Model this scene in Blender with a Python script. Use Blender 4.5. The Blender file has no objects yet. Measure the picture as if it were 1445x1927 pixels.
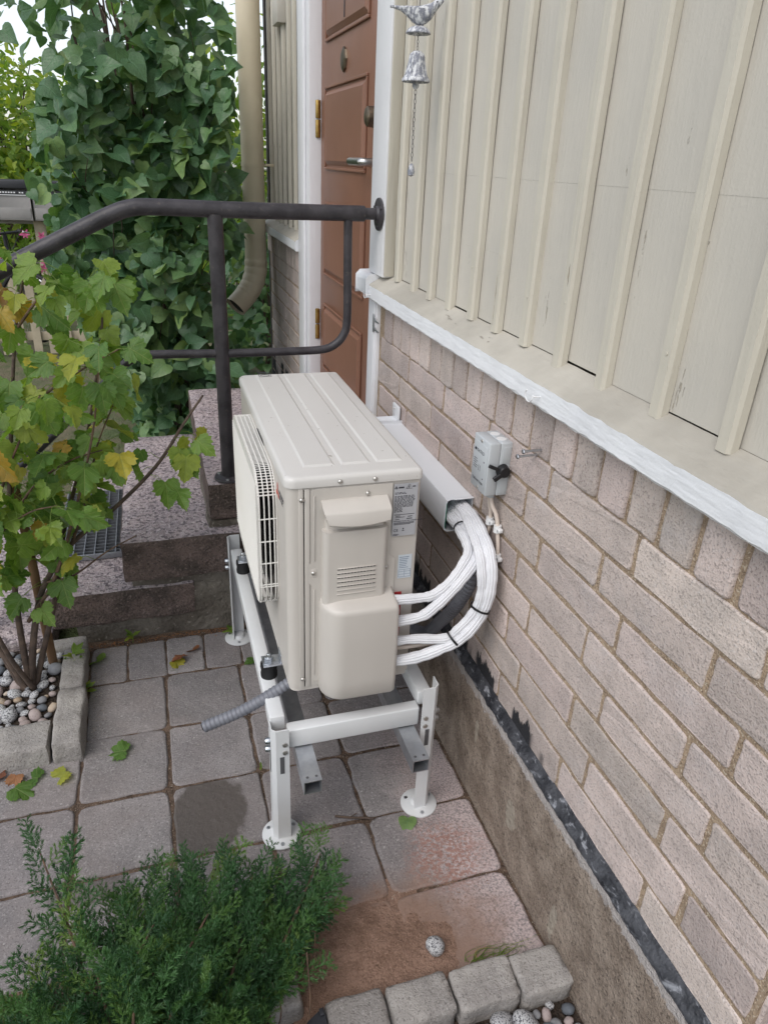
import bpy, bmesh, math, random
import numpy as np
from mathutils import Vector, Matrix, noise as mnoise
random.seed(7); np.random.seed(7)
S = bpy.context.scene
COL = S.collection
R = math.radians

# ------------------------------------------------------------------ camera, sky, sun, exposure
cam_d = bpy.data.cameras.new('camera'); cam = bpy.data.objects.new('camera', cam_d); COL.objects.link(cam)
YAW, PITCH, ROLL = R(18.300), R(-26.151), R(2.796)
fw = Vector((math.sin(YAW)*math.cos(PITCH), math.cos(YAW)*math.cos(PITCH), math.sin(PITCH)))
rt = Vector((math.cos(YAW), -math.sin(YAW), 0)); up = rt.cross(fw)
rt2 = rt*math.cos(ROLL) + up*math.sin(ROLL); up2 = up*math.cos(ROLL) - rt*math.sin(ROLL)
cam.matrix_world = Matrix(((rt2.x, up2.x, -fw.x, -.256), (rt2.y, up2.y, -fw.y, -1.514), (rt2.z, up2.z, -fw.z, 1.304), (0, 0, 0, 1)))
cam_d.sensor_fit = 'HORIZONTAL'; cam_d.sensor_width = 36; cam_d.lens = 1341.98/1445*36
cam_d.clip_start = .02; cam_d.clip_end = 400
S.camera = cam

SUN_DIR = Vector((-.50, -.38, .78)).normalized()
W = bpy.data.worlds.new('World'); S.world = W; W.use_nodes = True
wn = W.node_tree; wn.nodes.clear()
sky = wn.nodes.new('ShaderNodeTexSky'); sky.sky_type = 'NISHITA'; sky.sun_disc = False
sky.sun_elevation = math.asin(SUN_DIR.z); sky.sun_rotation = math.atan2(SUN_DIR.x, SUN_DIR.y)
sky.air_density = 1.0; sky.dust_density = 1.2; sky.ozone_density = 1.0
hs = wn.nodes.new('ShaderNodeHueSaturation'); hs.inputs['Saturation'].default_value = .40
bg = wn.nodes.new('ShaderNodeBackground'); bg.inputs['Strength'].default_value = .15
wo = wn.nodes.new('ShaderNodeOutputWorld')
wn.links.new(sky.outputs[0], hs.inputs['Color']); wn.links.new(hs.outputs[0], bg.inputs['Color']); wn.links.new(bg.outputs[0], wo.inputs[0])
sun_d = bpy.data.lights.new('sun', 'SUN'); sun = bpy.data.objects.new('sun', sun_d); COL.objects.link(sun)
sun_d.energy = .85; sun_d.angle = R(40); sun_d.color = (1, .945, .875)
sun.rotation_euler = SUN_DIR.to_track_quat('Z', 'Y').to_euler(); sun.location = (-3, -2, 6)
S.view_settings.view_transform = 'Standard'; S.view_settings.look = 'None'
S.view_settings.exposure = .56; S.view_settings.gamma = 1
S.render.engine = 'CYCLES'
S.cycles.max_bounces = 6; S.cycles.diffuse_bounces = 3; S.cycles.glossy_bounces = 2; S.cycles.transmission_bounces = 3; S.cycles.caustics_reflective = False; S.cycles.caustics_refractive = False
S.cycles.use_adaptive_sampling = True; S.cycles.adaptive_threshold = .02

# ------------------------------------------------------------------ node helpers and materials
def nd(nt, t, ins=None, **props):
    n = nt.nodes.new(t)
    for k, v in props.items(): setattr(n, k, v)
    for k, v in (ins or {}).items():
        s = n.inputs[k]
        if isinstance(v, bpy.types.NodeSocket): nt.links.new(v, s)
        else: s.default_value = v
    return n
def c4(c): return (c[0], c[1], c[2], 1)
def mixc(nt, f, a, b, mode='MIX'):
    n = nt.nodes.new('ShaderNodeMix'); n.data_type = 'RGBA'; n.blend_type = mode
    for i, v in ((0, f), (6, a), (7, b)):
        if isinstance(v, bpy.types.NodeSocket): nt.links.new(v, n.inputs[i])
        else: n.inputs[i].default_value = v if i == 0 else c4(v)
    return n.outputs[2]
def mth(nt, op, a, b=0., clamp=False):
    return nd(nt, 'ShaderNodeMath', {0: a, 1: b}, operation=op, use_clamp=clamp).outputs[0]
def ramp(nt, v, lo, hi):
    return nd(nt, 'ShaderNodeMapRange', {0: v, 1: lo, 2: hi, 3: 0., 4: 1.}, interpolation_type='SMOOTHSTEP').outputs[0]
def noise(nt, vec, scale, detail=4., rough=.55, dist=0.):
    return nd(nt, 'ShaderNodeTexNoise', {'Vector': vec, 'Scale': scale, 'Detail': detail, 'Roughness': rough, 'Distortion': dist}).outputs[0]
def vmul(nt, v, s): return nd(nt, 'ShaderNodeVectorMath', {0: v, 1: s}, operation='MULTIPLY').outputs[0]
class PM: pass
def pm(name, c1, c2=None, scale=6., rough=.7, bump=None, speck=None, objvar=0., metal=0., stretch=None, contrast=(.35, .65), spec=.4, coat=0., hue=0.):
    """procedural surface: two tones, speckles, per-object tone, bump"""
    m = bpy.data.materials.new(name); m.use_nodes = True; nt = m.node_tree; nt.nodes.clear()
    o = PM(); o.m = m; o.nt = nt
    pos = nd(nt, 'ShaderNodeNewGeometry').outputs['Position']; o.pos = pos
    p = vmul(nt, pos, stretch) if stretch else pos
    col = None
    if c2 is not None:
        col = mixc(nt, ramp(nt, noise(nt, p, scale, 4., .6), contrast[0], contrast[1]), c1, c2)
    else:
        rgb = nd(nt, 'ShaderNodeRGB'); rgb.outputs[0].default_value = c4(c1); col = rgb.outputs[0]
    for sp in (speck or []):
        f = ramp(nt, noise(nt, pos, sp[1], 1., .5), sp[2], sp[2]+.06)
        col = mixc(nt, mth(nt, 'MULTIPLY', f, sp[3]), col, sp[0])
    if objvar:
        rnd = nd(nt, 'ShaderNodeObjectInfo').outputs['Random']
        v = nd(nt, 'ShaderNodeMapRange', {0: rnd, 3: 1-objvar, 4: 1+objvar}).outputs[0]
        h = nd(nt, 'ShaderNodeMapRange', {0: mth(nt, 'FRACT', mth(nt, 'MULTIPLY', rnd, 7.3)), 3: .5-hue, 4: .5+hue}).outputs[0]
        col = nd(nt, 'ShaderNodeHueSaturation', {'Hue': h, 'Value': v, 'Color': col}).outputs[0]
    o.bsdf = nd(nt, 'ShaderNodeBsdfPrincipled', {'Roughness': rough, 'Metallic': metal, 'Specular IOR Level': spec, 'Coat Weight': coat, 'Coat Roughness': .15})
    o.col = col
    o.h = None
    if bump:
        for b in bump:
            hh = mth(nt, 'MULTIPLY', noise(nt, vmul(nt, pos, b[2]) if len(b) > 2 else pos, b[0], 1.5 if b[0] > 80 else 2.5, .6), b[1])
            o.h = hh if o.h is None else mth(nt, 'ADD', o.h, hh)
    def fin():
        nt.links.new(o.col, o.bsdf.inputs['Base Color'])
        if o.h is not None:
            bp = nd(nt, 'ShaderNodeBump', {'Height': o.h, 'Strength': 1., 'Distance': 1.}); nt.links.new(bp.outputs[0], o.bsdf.inputs['Normal'])
        out = nd(nt, 'ShaderNodeOutputMaterial', {0: o.bsdf.outputs[0]}); return m
    o.fin = fin
    return o
def blob(o, c, r, soft=.25, nz=.35, ns=9.):
    """irregular stain mask: 1 inside an uneven ellipsoid round c"""
    nt = o.nt
    d = nd(nt, 'ShaderNodeVectorMath', {0: o.pos, 1: c}, operation='SUBTRACT').outputs[0]
    d = vmul(nt, d, tuple(1/x for x in r))
    L = nd(nt, 'ShaderNodeVectorMath', {0: d}, operation='LENGTH').outputs['Value']
    L = mth(nt, 'ADD', L, mth(nt, 'MULTIPLY', mth(nt, 'SUBTRACT', noise(nt, o.pos, ns, 5., .65), .5), nz*2))
    return nd(nt, 'ShaderNodeMapRange', {0: L, 1: 1+soft, 2: 1-soft, 3: 0., 4: 1.}, interpolation_type='SMOOTHSTEP').outputs[0]
def axis(o, i):
    s = nd(o.nt, 'ShaderNodeSeparateXYZ', {0: o.pos}); return s.outputs[i]

MAT = {}
def simple(name, *a, **k): MAT[name] = pm(name, *a, **k).fin()

# bricks: sand-lime brick, pinkish grey, pitted, pale bloom in patches; tar smears on the lowest course
o = pm('brick_face', (.565, .475, .435), (.465, .395, .363), 9., .93, bump=[(230., .0022), (60., .0030), (14., .003)], speck=[((.22, .185, .175), 230., .58, .55), ((.56, .51, .49), 200., .60, .45)], objvar=.16, hue=.012)
pat = ramp(o.nt, noise(o.nt, o.pos, 5.5, 6., .7), .52, .72)
o.col = mixc(o.nt, mth(o.nt, 'MULTIPLY', pat, .35), o.col, (.50, .47, .47))
drk = mth(o.nt, 'MULTIPLY', ramp(o.nt, noise(o.nt, vmul(o.nt, o.pos, (1, 1, .5)), 9., 6., .7), .57, .75), .35)
o.col = mixc(o.nt, drk, o.col, (.20, .17, .155))
zz = axis(o, 2); yy = axis(o, 1)
tz = mth(o.nt, 'ADD', zz, mth(o.nt, 'MULTIPLY', noise(o.nt, vmul(o.nt, o.pos, (1, 1, .15)), 30., 5., .8), .15))
tar = mth(o.nt, 'MULTIPLY', ramp(o.nt, tz, .078, .066), ramp(o.nt, noise(o.nt, vmul(o.nt, o.pos, (1, 1, .2)), 6.5, 2., .5), .47, .53))
tar = mth(o.nt, 'MULTIPLY', tar, ramp(o.nt, yy, -.55, -.30))
o.col = mixc(o.nt, tar, o.col, (.022, .022, .026))
MAT['brick'] = o.fin()
o = pm('mortar', (.40, .30, .21), (.29, .215, .15), 30., .95, bump=[(300., .003), (70., .006)], speck=[((.58, .49, .38), 190., .6, .7), ((.14, .1, .07), 240., .63, .6)])
MAT['mortar'] = o.fin()
o = pm('plinth_render', (.33, .27, .22), (.205, .16, .126), 11., .96, bump=[(190., .006), (45., .01), (9., .012)], speck=[((.36, .29, .23), 210., .60, .6), ((.05, .036, .028), 170., .6, .6)])
for c, r in (((.555, -.30, -.30), (.2, .030, .050)), ((.555, -.56, -.39), (.2, .014, .06)), ((.555, -.05, -.22), (.2, .010, .04))):
    o.col = mixc(o.nt, mth(o.nt, 'MULTIPLY', blob(o, c, r, .10, 1.0, 26.), .7), o.col, (.38, .34, .28))
pale = ramp(o.nt, mth(o.nt, 'ADD', axis(o, 2), mth(o.nt, 'MULTIPLY', noise(o.nt, o.pos, 34., 5., .75), .07)), -.083, -.074)
o.col = mixc(o.nt, mth(o.nt, 'MULTIPLY', pale, .8), o.col, (.46, .43, .42))
wall_band = mth(o.nt, 'MULTIPLY', ramp(o.nt, axis(o, 1), .0, .3), ramp(o.nt, axis(o, 2), -.2, -.1))
o.col = mixc(o.nt, mth(o.nt, 'MULTIPLY', wall_band, .5), o.col, (.40, .38, .38))
MAT['plinth'] = o.fin()
o = pm('tar_seal', (.022, .023, .028), (.065, .067, .076), 20., .42, bump=[(30., .006), (110., .003)])
fl = ramp(o.nt, noise(o.nt, vmul(o.nt, o.pos, (1, .45, 1)), 45., 4., .65, .5), .54, .68)
o.col = mixc(o.nt, mth(o.nt, 'MULTIPLY', fl, .75), o.col, (.33, .34, .37))
MAT['tar'] = o.fin()
def paint(name, c1, c2, peel, peelcol, amount, st=(1, 1, .12), bs=.0012, rough=.5):
    o = pm(name, c1, c2, 3.5, rough, bump=[(90., bs, st), (24., bs*1.3, st), (180., .0004)], contrast=(.3, .7))
    f = ramp(o.nt, noise(o.nt, vmul(o.nt, o.pos, st), peel, 6., .7, .4), amount, amount+.012)
    o.col = mixc(o.nt, mth(o.nt, 'MULTIPLY', f, .85), o.col, peelcol)
    o.h = mth(o.nt, 'SUBTRACT', o.h, mth(o.nt, 'MULTIPLY', f, .0012))
    return o
o = paint('siding_paint', (.56, .525, .462), (.515, .487, .435), 22., (.36, .32, .255), .665, (1, 1, .14), .0011, .5)
MAT['siding'] = o.fin()
o = paint('batten_paint', (.575, .54, .46), (.54, .505, .43), 30., (.33, .27, .2), .68, (1, 1, .10), .0014, .5); MAT['batten'] = o.fin()
o = paint('sill_top_paint', (.50, .47, .41), (.36, .335, .29), 14., (.28, .25, .21), .66, (1, .3, 1), .0018, .6); MAT['sill_top'] = o.fin()
o = paint('white_paint', (.80, .81, .83), (.74, .75, .775), 24., (.42, .37, .31), .70, (1, .18, 1), .0016, .45); MAT['white'] = o.fin()
o = paint('white_paint_upright', (.80, .80, .82), (.75, .75, .77), 24., (.42, .37, .31), .745, (1, 1, .15), .0010, .45); MAT['whitev'] = o.fin()
simple('door_brown', (.245, .122, .080), (.22, .108, .071), 3., .42, bump=[(60., .0003, (1, 1, .06)), (200., .0002)])
simple('brass', (.62, .42, .14), (.45, .3, .1), 30., .35, metal=1.)
simple('bronze', (.22, .17, .12), (.15, .12, .09), 60., .4, metal=.9)
simple('steel', (.55, .54, .52), None, 1., .28, metal=1.)
simple('zinc', (.60, .62, .64), (.5, .52, .55), 60., .32, metal=1., bump=[(260., .0002)])
simple('galvanised', (.60, .62, .65), (.48, .50, .54), 22., .38, metal=.9)
simple('rail_paint', (.030, .027, .031), (.055, .05, .056), 14., .42, bump=[(120., .0008), (25., .001)], speck=[((.10, .085, .075), 70., .68, .5)])
simple('gutter_beige', (.76, .665, .49), (.71, .615, .455), 4., .42, bump=[(6., .002)])
simple('corner_shade', (.10, .09, .085), (.06, .055, .055), 8., .8)  # dark tone painted for the shadow at the house corner
# appliance
simple('unit_shell', (.59, .553, .508), (.555, .52, .478), 5., .42, spec=.5, stretch=(1, 1, .25))
simple('unit_lid', (.63, .61, .585), (.62, .60, .575), 3., .33, spec=.5, speck=[((.25, .22, .18), 70., .745, .7)])
simple('unit_front', (.62, .60, .57), None, 1., .4)
simple('grille_plastic', (.74, .72, .68), None, 1., .4)
simple('dark_void', (.012, .012, .013), None, 1., .6)
simple('fan_plastic', (.10, .10, .105), None, 1., .5)
simple('screw', (.55, .53, .5), None, 1., .35, metal=.9)
simple('label_silver', (.50, .51, .54), (.47, .48, .51), 12., .35, metal=.2)
simple('label_pale', (.58, .63, .68), None, 1., .4)
simple('label_red', (.42, .03, .035), None, 1., .45)
simple('ink', (.05, .05, .06), None, 1., .6)
simple('ink_blue', (.14, .20, .30), None, 1., .6)
simple('logo_red', (.62, .10, .07), None, 1., .45)
simple('stand_white', (.70, .71, .715), (.66, .67, .675), 5., .36, spec=.5)
simple('rubber', (.012, .012, .013), None, 1., .65)
simple('tape_white', (.76, .765, .79), (.71, .715, .745), 14., .5, bump=[(300., .0003)])
simple('cable_beige', (.66, .57, .50), None, 1., .5)
simple('plastic_white', (.78, .78, .78), None, 1., .4)
simple('trunk_white', (.74, .76, .79), (.72, .74, .77), 4., .35, spec=.5)
simple('trunk_green', (.015, .16, .085), None, 1., .5)
simple('conduit_grey', (.19, .195, .22), (.16, .165, .19), 10., .38, spec=.5)
simple('conduit_dark', (.095, .10, .118), None, 1., .4, spec=.5)
simple('box_grey', (.50, .525, .54), (.485, .51, .525), 4., .42, spec=.5)
simple('black_plastic', (.014, .014, .016), None, 1., .4)
# chime: dark metal under rubbed white paint
o = pm('chime_metal', (.68, .69, .71), None, 1., .6, bump=[(160., .0012)])
f = ramp(o.nt, noise(o.nt, vmul(o.nt, o.pos, (1, 1, .35)), 120., 5., .7), .42, .56)
o.col = mixc(o.nt, mth(o.nt, 'MULTIPLY', f, .85), o.col, (.15, .16, .21)); MAT['chime'] = o.fin()
simple('chain_metal', (.13, .125, .13), None, 1., .5, metal=.6)
# ground
o = pm('paver', (.265, .242, .24), (.20, .184, .185), 6., .93, bump=[(330., .0012), (55., .003), (11., .006)], speck=[((.40, .375, .365), 170., .59, .5), ((.085, .075, .075), 190., .59, .5), ((.55, .53, .51), 60., .74, .6)], objvar=.13, hue=.014)
pk = ramp(o.nt, noise(o.nt, o.pos, 3.2, 5., .6), .45, .7)
o.col = mixc(o.nt, mth(o.nt, 'MULTIPLY', pk, .35), o.col, (.27, .225, .21))
dustx = ramp(o.nt, mth(o.nt, 'ADD', axis(o, 0), mth(o.nt, 'MULTIPLY', noise(o.nt, o.pos, 8., 5., .7), .34)), .43, .64)
dusty = ramp(o.nt, axis(o, 1), .45, .05)
du = mth(o.nt, 'MULTIPLY', dustx, dusty)
fine = ramp(o.nt, noise(o.nt, o.pos, 170., 3., .6), .30, .62)
o.col = mixc(o.nt, mth(o.nt, 'MULTIPLY', mth(o.nt, 'MULTIPLY', du, .92), fine), o.col, (.56, .455, .44))
rd = mth(o.nt, 'MULTIPLY', blob(o, (.40, -.24, -.47), (.10, .11, .1), .5, .6, 12.), ramp(o.nt, noise(o.nt, o.pos, 120., 3., .6), .40, .58))
o.col = mixc(o.nt, mth(o.nt, 'MULTIPLY', rd, .7), o.col, (.30, .13, .09))
sd = blob(o, (.13, -.47, -.47), (.31, .19, .2), .4, .6, 9.)
o.col = mixc(o.nt, mth(o.nt, 'MULTIPLY', sd, .88), o.col, (.27, .172, .127))
wet = mth(o.nt, 'MULTIPLY', blob(o, (-.24, .075, -.47), (.118, .138, .2), .07, .42, 9.), ramp(o.nt, axis(o, 0), -.346, -.340))
wet2 = blob(o, (-.56, -.10, -.47), (.10, .045, .2), .15, .4, 12.)
wet = mth(o.nt, 'MAXIMUM', wet, mth(o.nt, 'MULTIPLY', wet2, .7))
o.col = mixc(o.nt, mth(o.nt, 'MULTIPLY', wet, .78), o.col, (.075, .062, .052))
nt = o.nt; nt.links.new(nd(nt, 'ShaderNodeMapRange', {0: wet, 3: .93, 4: .55}).outputs[0], o.bsdf.inputs['Roughness'])
MAT['paver'] = o.fin()
simple('joint_sand', (.17, .115, .082), (.085, .058, .042), 40., .96, bump=[(260., .006), (60., .012)], speck=[((.34, .27, .21), 160., .64, .6)])
o = pm('red_sand', (.305, .195, .145), (.225, .14, .10), 14., .97, bump=[(300., .0035), (70., .008), (16., .012)], speck=[((.42, .28, .21), 200., .62, .5), ((.12, .06, .04), 180., .63, .5)])
MAT['red_sand'] = o.fin()
simple('soil', (.075, .052, .038), (.035, .026, .02), 25., .97, bump=[(120., .01), (30., .02)])
simple('kerb', (.38, .355, .33), (.28, .26, .245), 8., .95, bump=[(280., .002), (60., .005), (14., .008)], speck=[((.42, .40, .38), 190., .60, .55), ((.09, .08, .075), 220., .61, .55)], objvar=.08)
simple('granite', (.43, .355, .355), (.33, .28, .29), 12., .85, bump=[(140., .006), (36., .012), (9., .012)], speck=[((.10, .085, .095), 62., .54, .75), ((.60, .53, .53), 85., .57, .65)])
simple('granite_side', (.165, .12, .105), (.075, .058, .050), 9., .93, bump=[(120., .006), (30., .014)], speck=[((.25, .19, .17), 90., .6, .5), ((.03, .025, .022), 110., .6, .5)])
simple('stair_base', (.17, .15, .125), (.09, .075, .06), 6., .96, bump=[(90., .006), (22., .02)], speck=[((.30, .27, .23), 60., .66, .5)])
def pebble_mat(name, c1, c2, sp=None): simple(name, c1, c2, 25., .75, bump=[(200., .0006)], speck=sp, objvar=.12)
pebble_mat('pebble_speckled', (.50, .50, .50), (.42, .42, .43), [((.07, .07, .08), 260., .52, .9)])
pebble_mat('pebble_grey', (.30, .30, .31), (.22, .22, .23))
pebble_mat('pebble_pink', (.40, .33, .31), (.34, .28, .27), [((.2, .16, .15), 200., .6, .5)])
pebble_mat('pebble_dark', (.13, .145, .165), (.10, .11, .125))
pebble_mat('pebble_tan', (.42, .31, .21), (.50, .43, .36))
simple('grate_steel', (.36, .37, .40), (.28, .29, .32), 30., .45, metal=.7)
simple('edging_black', (.03, .032, .038), None, 1., .5)
# plants
def leafmat(name, stops, rough=.5, trans=.35, vein=(.5, 1.), veincol=None, tcol=None, vfreq=8.):
    m = bpy.data.materials.new(name); m.use_nodes = True; nt = m.node_tree; nt.nodes.clear()
    at = nd(nt, 'ShaderNodeAttribute', attribute_name='rnd').outputs['Fac']
    rv = mth(nt, 'FRACT', mth(nt, 'ADD', at, nd(nt, 'ShaderNodeObjectInfo').outputs['Random']))
    cr = nt.nodes.new('ShaderNodeValToRGB'); nt.links.new(rv, cr.inputs[0]); el = cr.color_ramp.elements
    el[0].position, el[0].color = stops[0][0], c4(stops[0][1]); el[1].position, el[1].color = stops[-1][0], c4(stops[-1][1])
    for p, c in stops[1:-1]:
        e = el.new(p); e.color = c4(c)
    pos = nd(nt, 'ShaderNodeNewGeometry').outputs['Position']
    col = mixc(nt, mth(nt, 'MULTIPLY', ramp(nt, noise(nt, pos, 38., 4., .6), .4, .75), .35), cr.outputs[0], tuple(x*.55 for x in stops[0][1]))
    uv = nd(nt, 'ShaderNodeUVMap').outputs[0]; sx = nd(nt, 'ShaderNodeSeparateXYZ', {0: uv})
    au = mth(nt, 'ABSOLUTE', mth(nt, 'SUBTRACT', sx.outputs[0], .5))
    mid = ramp(nt, au, .025, .008)
    sv = mth(nt, 'SINE', mth(nt, 'MULTIPLY', mth(nt, 'SUBTRACT', sx.outputs[1], mth(nt, 'MULTIPLY', au, .9)), vfreq*6.28))
    side = mth(nt, 'MULTIPLY', ramp(nt, sv, .86, .99), .55)
    vn = mth(nt, 'MAXIMUM', mid, side)
    col = mixc(nt, mth(nt, 'MULTIPLY', vn, .35), col, veincol or tuple(min(1, x*2.2) for x in stops[0][1]))
    bmp = nd(nt, 'ShaderNodeBump', {'Height': mth(nt, 'ADD', mth(nt, 'MULTIPLY', vn, -.0016), mth(nt, 'MULTIPLY', noise(nt, pos, 90., 2.), .003)), 'Distance': 1., 'Strength': .8})
    pb = nd(nt, 'ShaderNodeBsdfPrincipled', {'Base Color': col, 'Roughness': rough, 'Specular IOR Level': .5, 'Normal': bmp.outputs[0]})
    tr = nd(nt, 'ShaderNodeBsdfTranslucent', {'Color': nd(nt, 'ShaderNodeMix').outputs[0] if False else mixc(nt, 1., col, tcol or (1.6, 1.7, .6), 'MULTIPLY')})
    ms = nd(nt, 'ShaderNodeMixShader', {0: trans, 1: pb.outputs[0], 2: tr.outputs[0]})
    nd(nt, 'ShaderNodeOutputMaterial', {0: ms.outputs[0]}); MAT[name] = m
leafmat('lilac_leaf', [(0, (.065, .145, .072)), (.45, (.098, .195, .088)), (.8, (.14, .245, .095)), (1, (.21, .31, .10))], .36, .25, vfreq=6.)
leafmat('currant_leaf', [(0, (.085, .18, .035)), (.40, (.145, .255, .045)), (.70, (.21, .31, .055)), (.90, (.31, .36, .06)), (.97, (.46, .40, .05)), (.993, (.42, .24, .04)), (1, (.16, .07, .03))], .5, .4, veincol=(.36, .42, .16), vfreq=4.)
leafmat('hedge_leaf', [(0, (.11, .19, .04)), (.5, (.20, .30, .055)), (1, (.36, .40, .065))], .55, .5, vfreq=5.)
leafmat('juniper_needle', [(0, (.035, .095, .038)), (.5, (.060, .150, .050)), (.85, (.10, .21, .055)), (1, (.17, .26, .06))], .55, .25)
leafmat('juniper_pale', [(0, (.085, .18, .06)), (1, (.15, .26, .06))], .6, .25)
leafmat('dry_leaf', [(0, (.22, .08, .035)), (.5, (.30, .14, .06)), (1, (.18, .07, .04))], .7, .15)
leafmat('flower_pink', [(0, (.55, .08, .25)), (1, (.65, .2, .35))], .6, .3)
simple('bark', (.13, .092, .07), (.075, .055, .045), 30., .92, bump=[(120., .002, (1, 1, .3)), (40., .003, (1, 1, .3))])
simple('twig', (.16, .10, .065), (.09, .06, .045), 40., .85, bump=[(150., .001)])
simple('stake_wood', (.25, .145, .075), (.17, .10, .055), 18., .85, bump=[(90., .0015, (1, 1, .1))], stretch=(1, 1, .15))
simple('fence_wood', (.48, .41, .30), (.40, .34, .25), 12., .8)
simple('mailbox_grey', (.30, .285, .27), (.27, .255, .245), 10., .5)
simple('mailbox_dark', (.035, .035, .04), None, 1., .5)
simple('bike_paint', (.02, .02, .024), None, 1., .35)
simple('lawn', (.09, .12, .045), (.16, .14, .085), 5., .97, bump=[(90., .02), (14., .03)])
simple('neighbour_wall', (.62, .56, .44), (.58, .52, .41), 2., .8)
simple('neighbour_roof', (.20, .10, .08), (.15, .08, .065), 8., .85)

# ------------------------------------------------------------------ object helpers
def thing(name, label, cat, loc, group=None):
    o = bpy.data.objects.new(name, None); COL.objects.link(o); o.location = loc; o.empty_display_size = .05
    o['label'] = label; o['category'] = cat
    if group: o['group'] = group
    return o
def tag(o, label, cat, group=None):
    o['label'] = label; o['category'] = cat
    if group: o['group'] = group
    return o
def struct(o): o['kind'] = 'structure'; return o
def wloc(o):
    v = Vector(o.location)
    while o.parent is not None: o = o.parent; v = v + Vector(o.location)
    return v
def link(name, me, mat, parent=None, loc=None):
    """mesh in world coordinates (or local ones with loc); children keep world places"""
    o = bpy.data.objects.new(name, me); COL.objects.link(o)
    if mat is not None and not me.materials: me.materials.append(MAT[mat])
    w = Vector(loc) if loc is not None else Vector((0, 0, 0))
    if parent is not None:
        o.parent = parent; o.location = w - wloc(parent)
    else: o.location = w
    return o
def mesh(name, V, F, smooth=False):
    me = bpy.data.meshes.new(name); me.from_pydata([tuple(v) for v in V], [], F)
    if smooth: me.polygons.foreach_set('use_smooth', [True]*len(me.polygons))
    me.update(); return me
def bm_mesh(name, bm, smooth=False, ang=40):
    bmesh.ops.recalc_face_normals(bm, faces=bm.faces[:])
    me = bpy.data.meshes.new(name); bm.to_mesh(me); bm.free()
    if smooth:
        me.polygons.foreach_set('use_smooth', [True]*len(me.polygons))
        try: me.set_sharp_from_angle(angle=R(ang))
        except Exception: pass
    return me
def bm_box(bm, lo, hi, bev=0., seg=2):
    c = [(a+b)/2 for a, b in zip(lo, hi)]; s = [abs(b-a) for a, b in zip(lo, hi)]
    g = bmesh.ops.create_cube(bm, size=1., matrix=Matrix.Translation(c) @ Matrix.Diagonal((s[0], s[1], s[2], 1)))
    if bev:
        ed = list({e for v in g['verts'] for e in v.link_edges})
        bmesh.ops.bevel(bm, geom=ed, offset=bev, segments=seg, profile=.5, affect='EDGES', clamp_overlap=True)
def box(name, lo, hi, mat, parent=None, bev=.002, seg=2):
    bm = bmesh.new(); bm_box(bm, lo, hi, bev, seg); return link(name, bm_mesh(name, bm, True, 50), mat, parent)
def boxes(name, L, mat, parent=None, bev=.0):
    bm = bmesh.new()
    for lo, hi in L: bm_box(bm, lo, hi, bev, 1)
    return link(name, bm_mesh(name, bm, bev > 0, 50), mat, parent)
def rough_block(name, lo, hi, r, mat, parent=None, n=8, amp=.004, freq=14., side=None, seed=0.):
    """rounded stone block with uneven faces; faces that look sideways may take a second material"""
    lo, hi = Vector(lo), Vector(hi); c = (lo+hi)/2; h = (hi-lo)/2
    bm = bmesh.new(); bmesh.ops.create_cube(bm, size=2.)
    bmesh.ops.subdivide_edges(bm, edges=bm.edges[:], cuts=n, use_grid_fill=True)
    for v in bm.verts:
        p = Vector((v.co.x*h.x, v.co.y*h.y, v.co.z*h.z))
        q = Vector([max(-h[i]+r, min(h[i]-r, p[i])) for i in range(3)])
        d = p-q
        if d.length > 1e-9: p = q + d.normalized()*r
        w = p+c
        nz = mnoise.noise(w*freq+Vector((seed, 0, 0)))*amp + mnoise.noise(w*freq*3.1+Vector((0, seed, 0)))*amp*.4
        dn = d.normalized() if d.length > 1e-9 else Vector((0, 0, 0))
        v.co = w + dn*nz + Vector((mnoise.noise(w*freq*.6+Vector((9, seed, 3))), mnoise.noise(w*freq*.6+Vector((2, 7, seed))), 0))*amp*.8
    me = bm_mesh(name, bm, True, 60); me.materials.append(MAT[mat])
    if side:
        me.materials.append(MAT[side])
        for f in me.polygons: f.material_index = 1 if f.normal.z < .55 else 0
    return link(name, me, None, parent)
def catmull(P, n=8):
    P = [Vector(p) for p in P]; out = []
    Q = [P[0]*2-P[1]] + P + [P[-1]*2-P[-2]]
    for i in range(1, len(Q)-2):
        for k in range(n):
            t = k/n; a, b, c, d = Q[i-1], Q[i], Q[i+1], Q[i+2]
            out.append(.5*((2*b)+(c-a)*t+(2*a-5*b+4*c-d)*t*t+(3*b-a-3*c+d)*t**3))
    out.append(P[-1]); return out
def tube_geo(P, rad, res=12, caps=True, xs=None):
    P = [Vector(p) for p in P]; V = []; F = []; n = len(P)
    T = [(P[min(i+1, n-1)]-P[max(i-1, 0)]).normalized() for i in range(n)]
    a = Vector((0, 0, 1)) if abs(T[0].z) < .9 else Vector((1, 0, 0))
    N = (a - T[0]*a.dot(T[0])).normalized()
    for i in range(n):
        if i: N = (N - T[i]*N.dot(T[i])).normalized()
        B = T[i].cross(N); r = rad(i/(n-1)) if callable(rad) else rad
        for k in range(res):
            th = 2*math.pi*k/res; rr = r*(xs(th) if xs else 1.)
            V.append(P[i] + N*math.cos(th)*rr + B*math.sin(th)*rr)
    for i in range(n-1):
        for k in range(res):
            k2 = (k+1) % res; F.append((i*res+k, i*res+k2, (i+1)*res+k2, (i+1)*res+k))
    if caps: F.append(tuple(range(res-1, -1, -1))); F.append(tuple(range((n-1)*res, n*res)))
    return V, F
def tube(name, P, rad, mat, parent=None, res=12, smooth=8, xs=None, caps=True):
    if smooth: P = catmull(P, smooth)
    V, F = tube_geo(P, rad, res, caps, xs)
    me = mesh(name, V, F, True)
    try: me.set_sharp_from_angle(angle=R(55))
    except Exception: pass
    return link(name, me, mat, parent)
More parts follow.
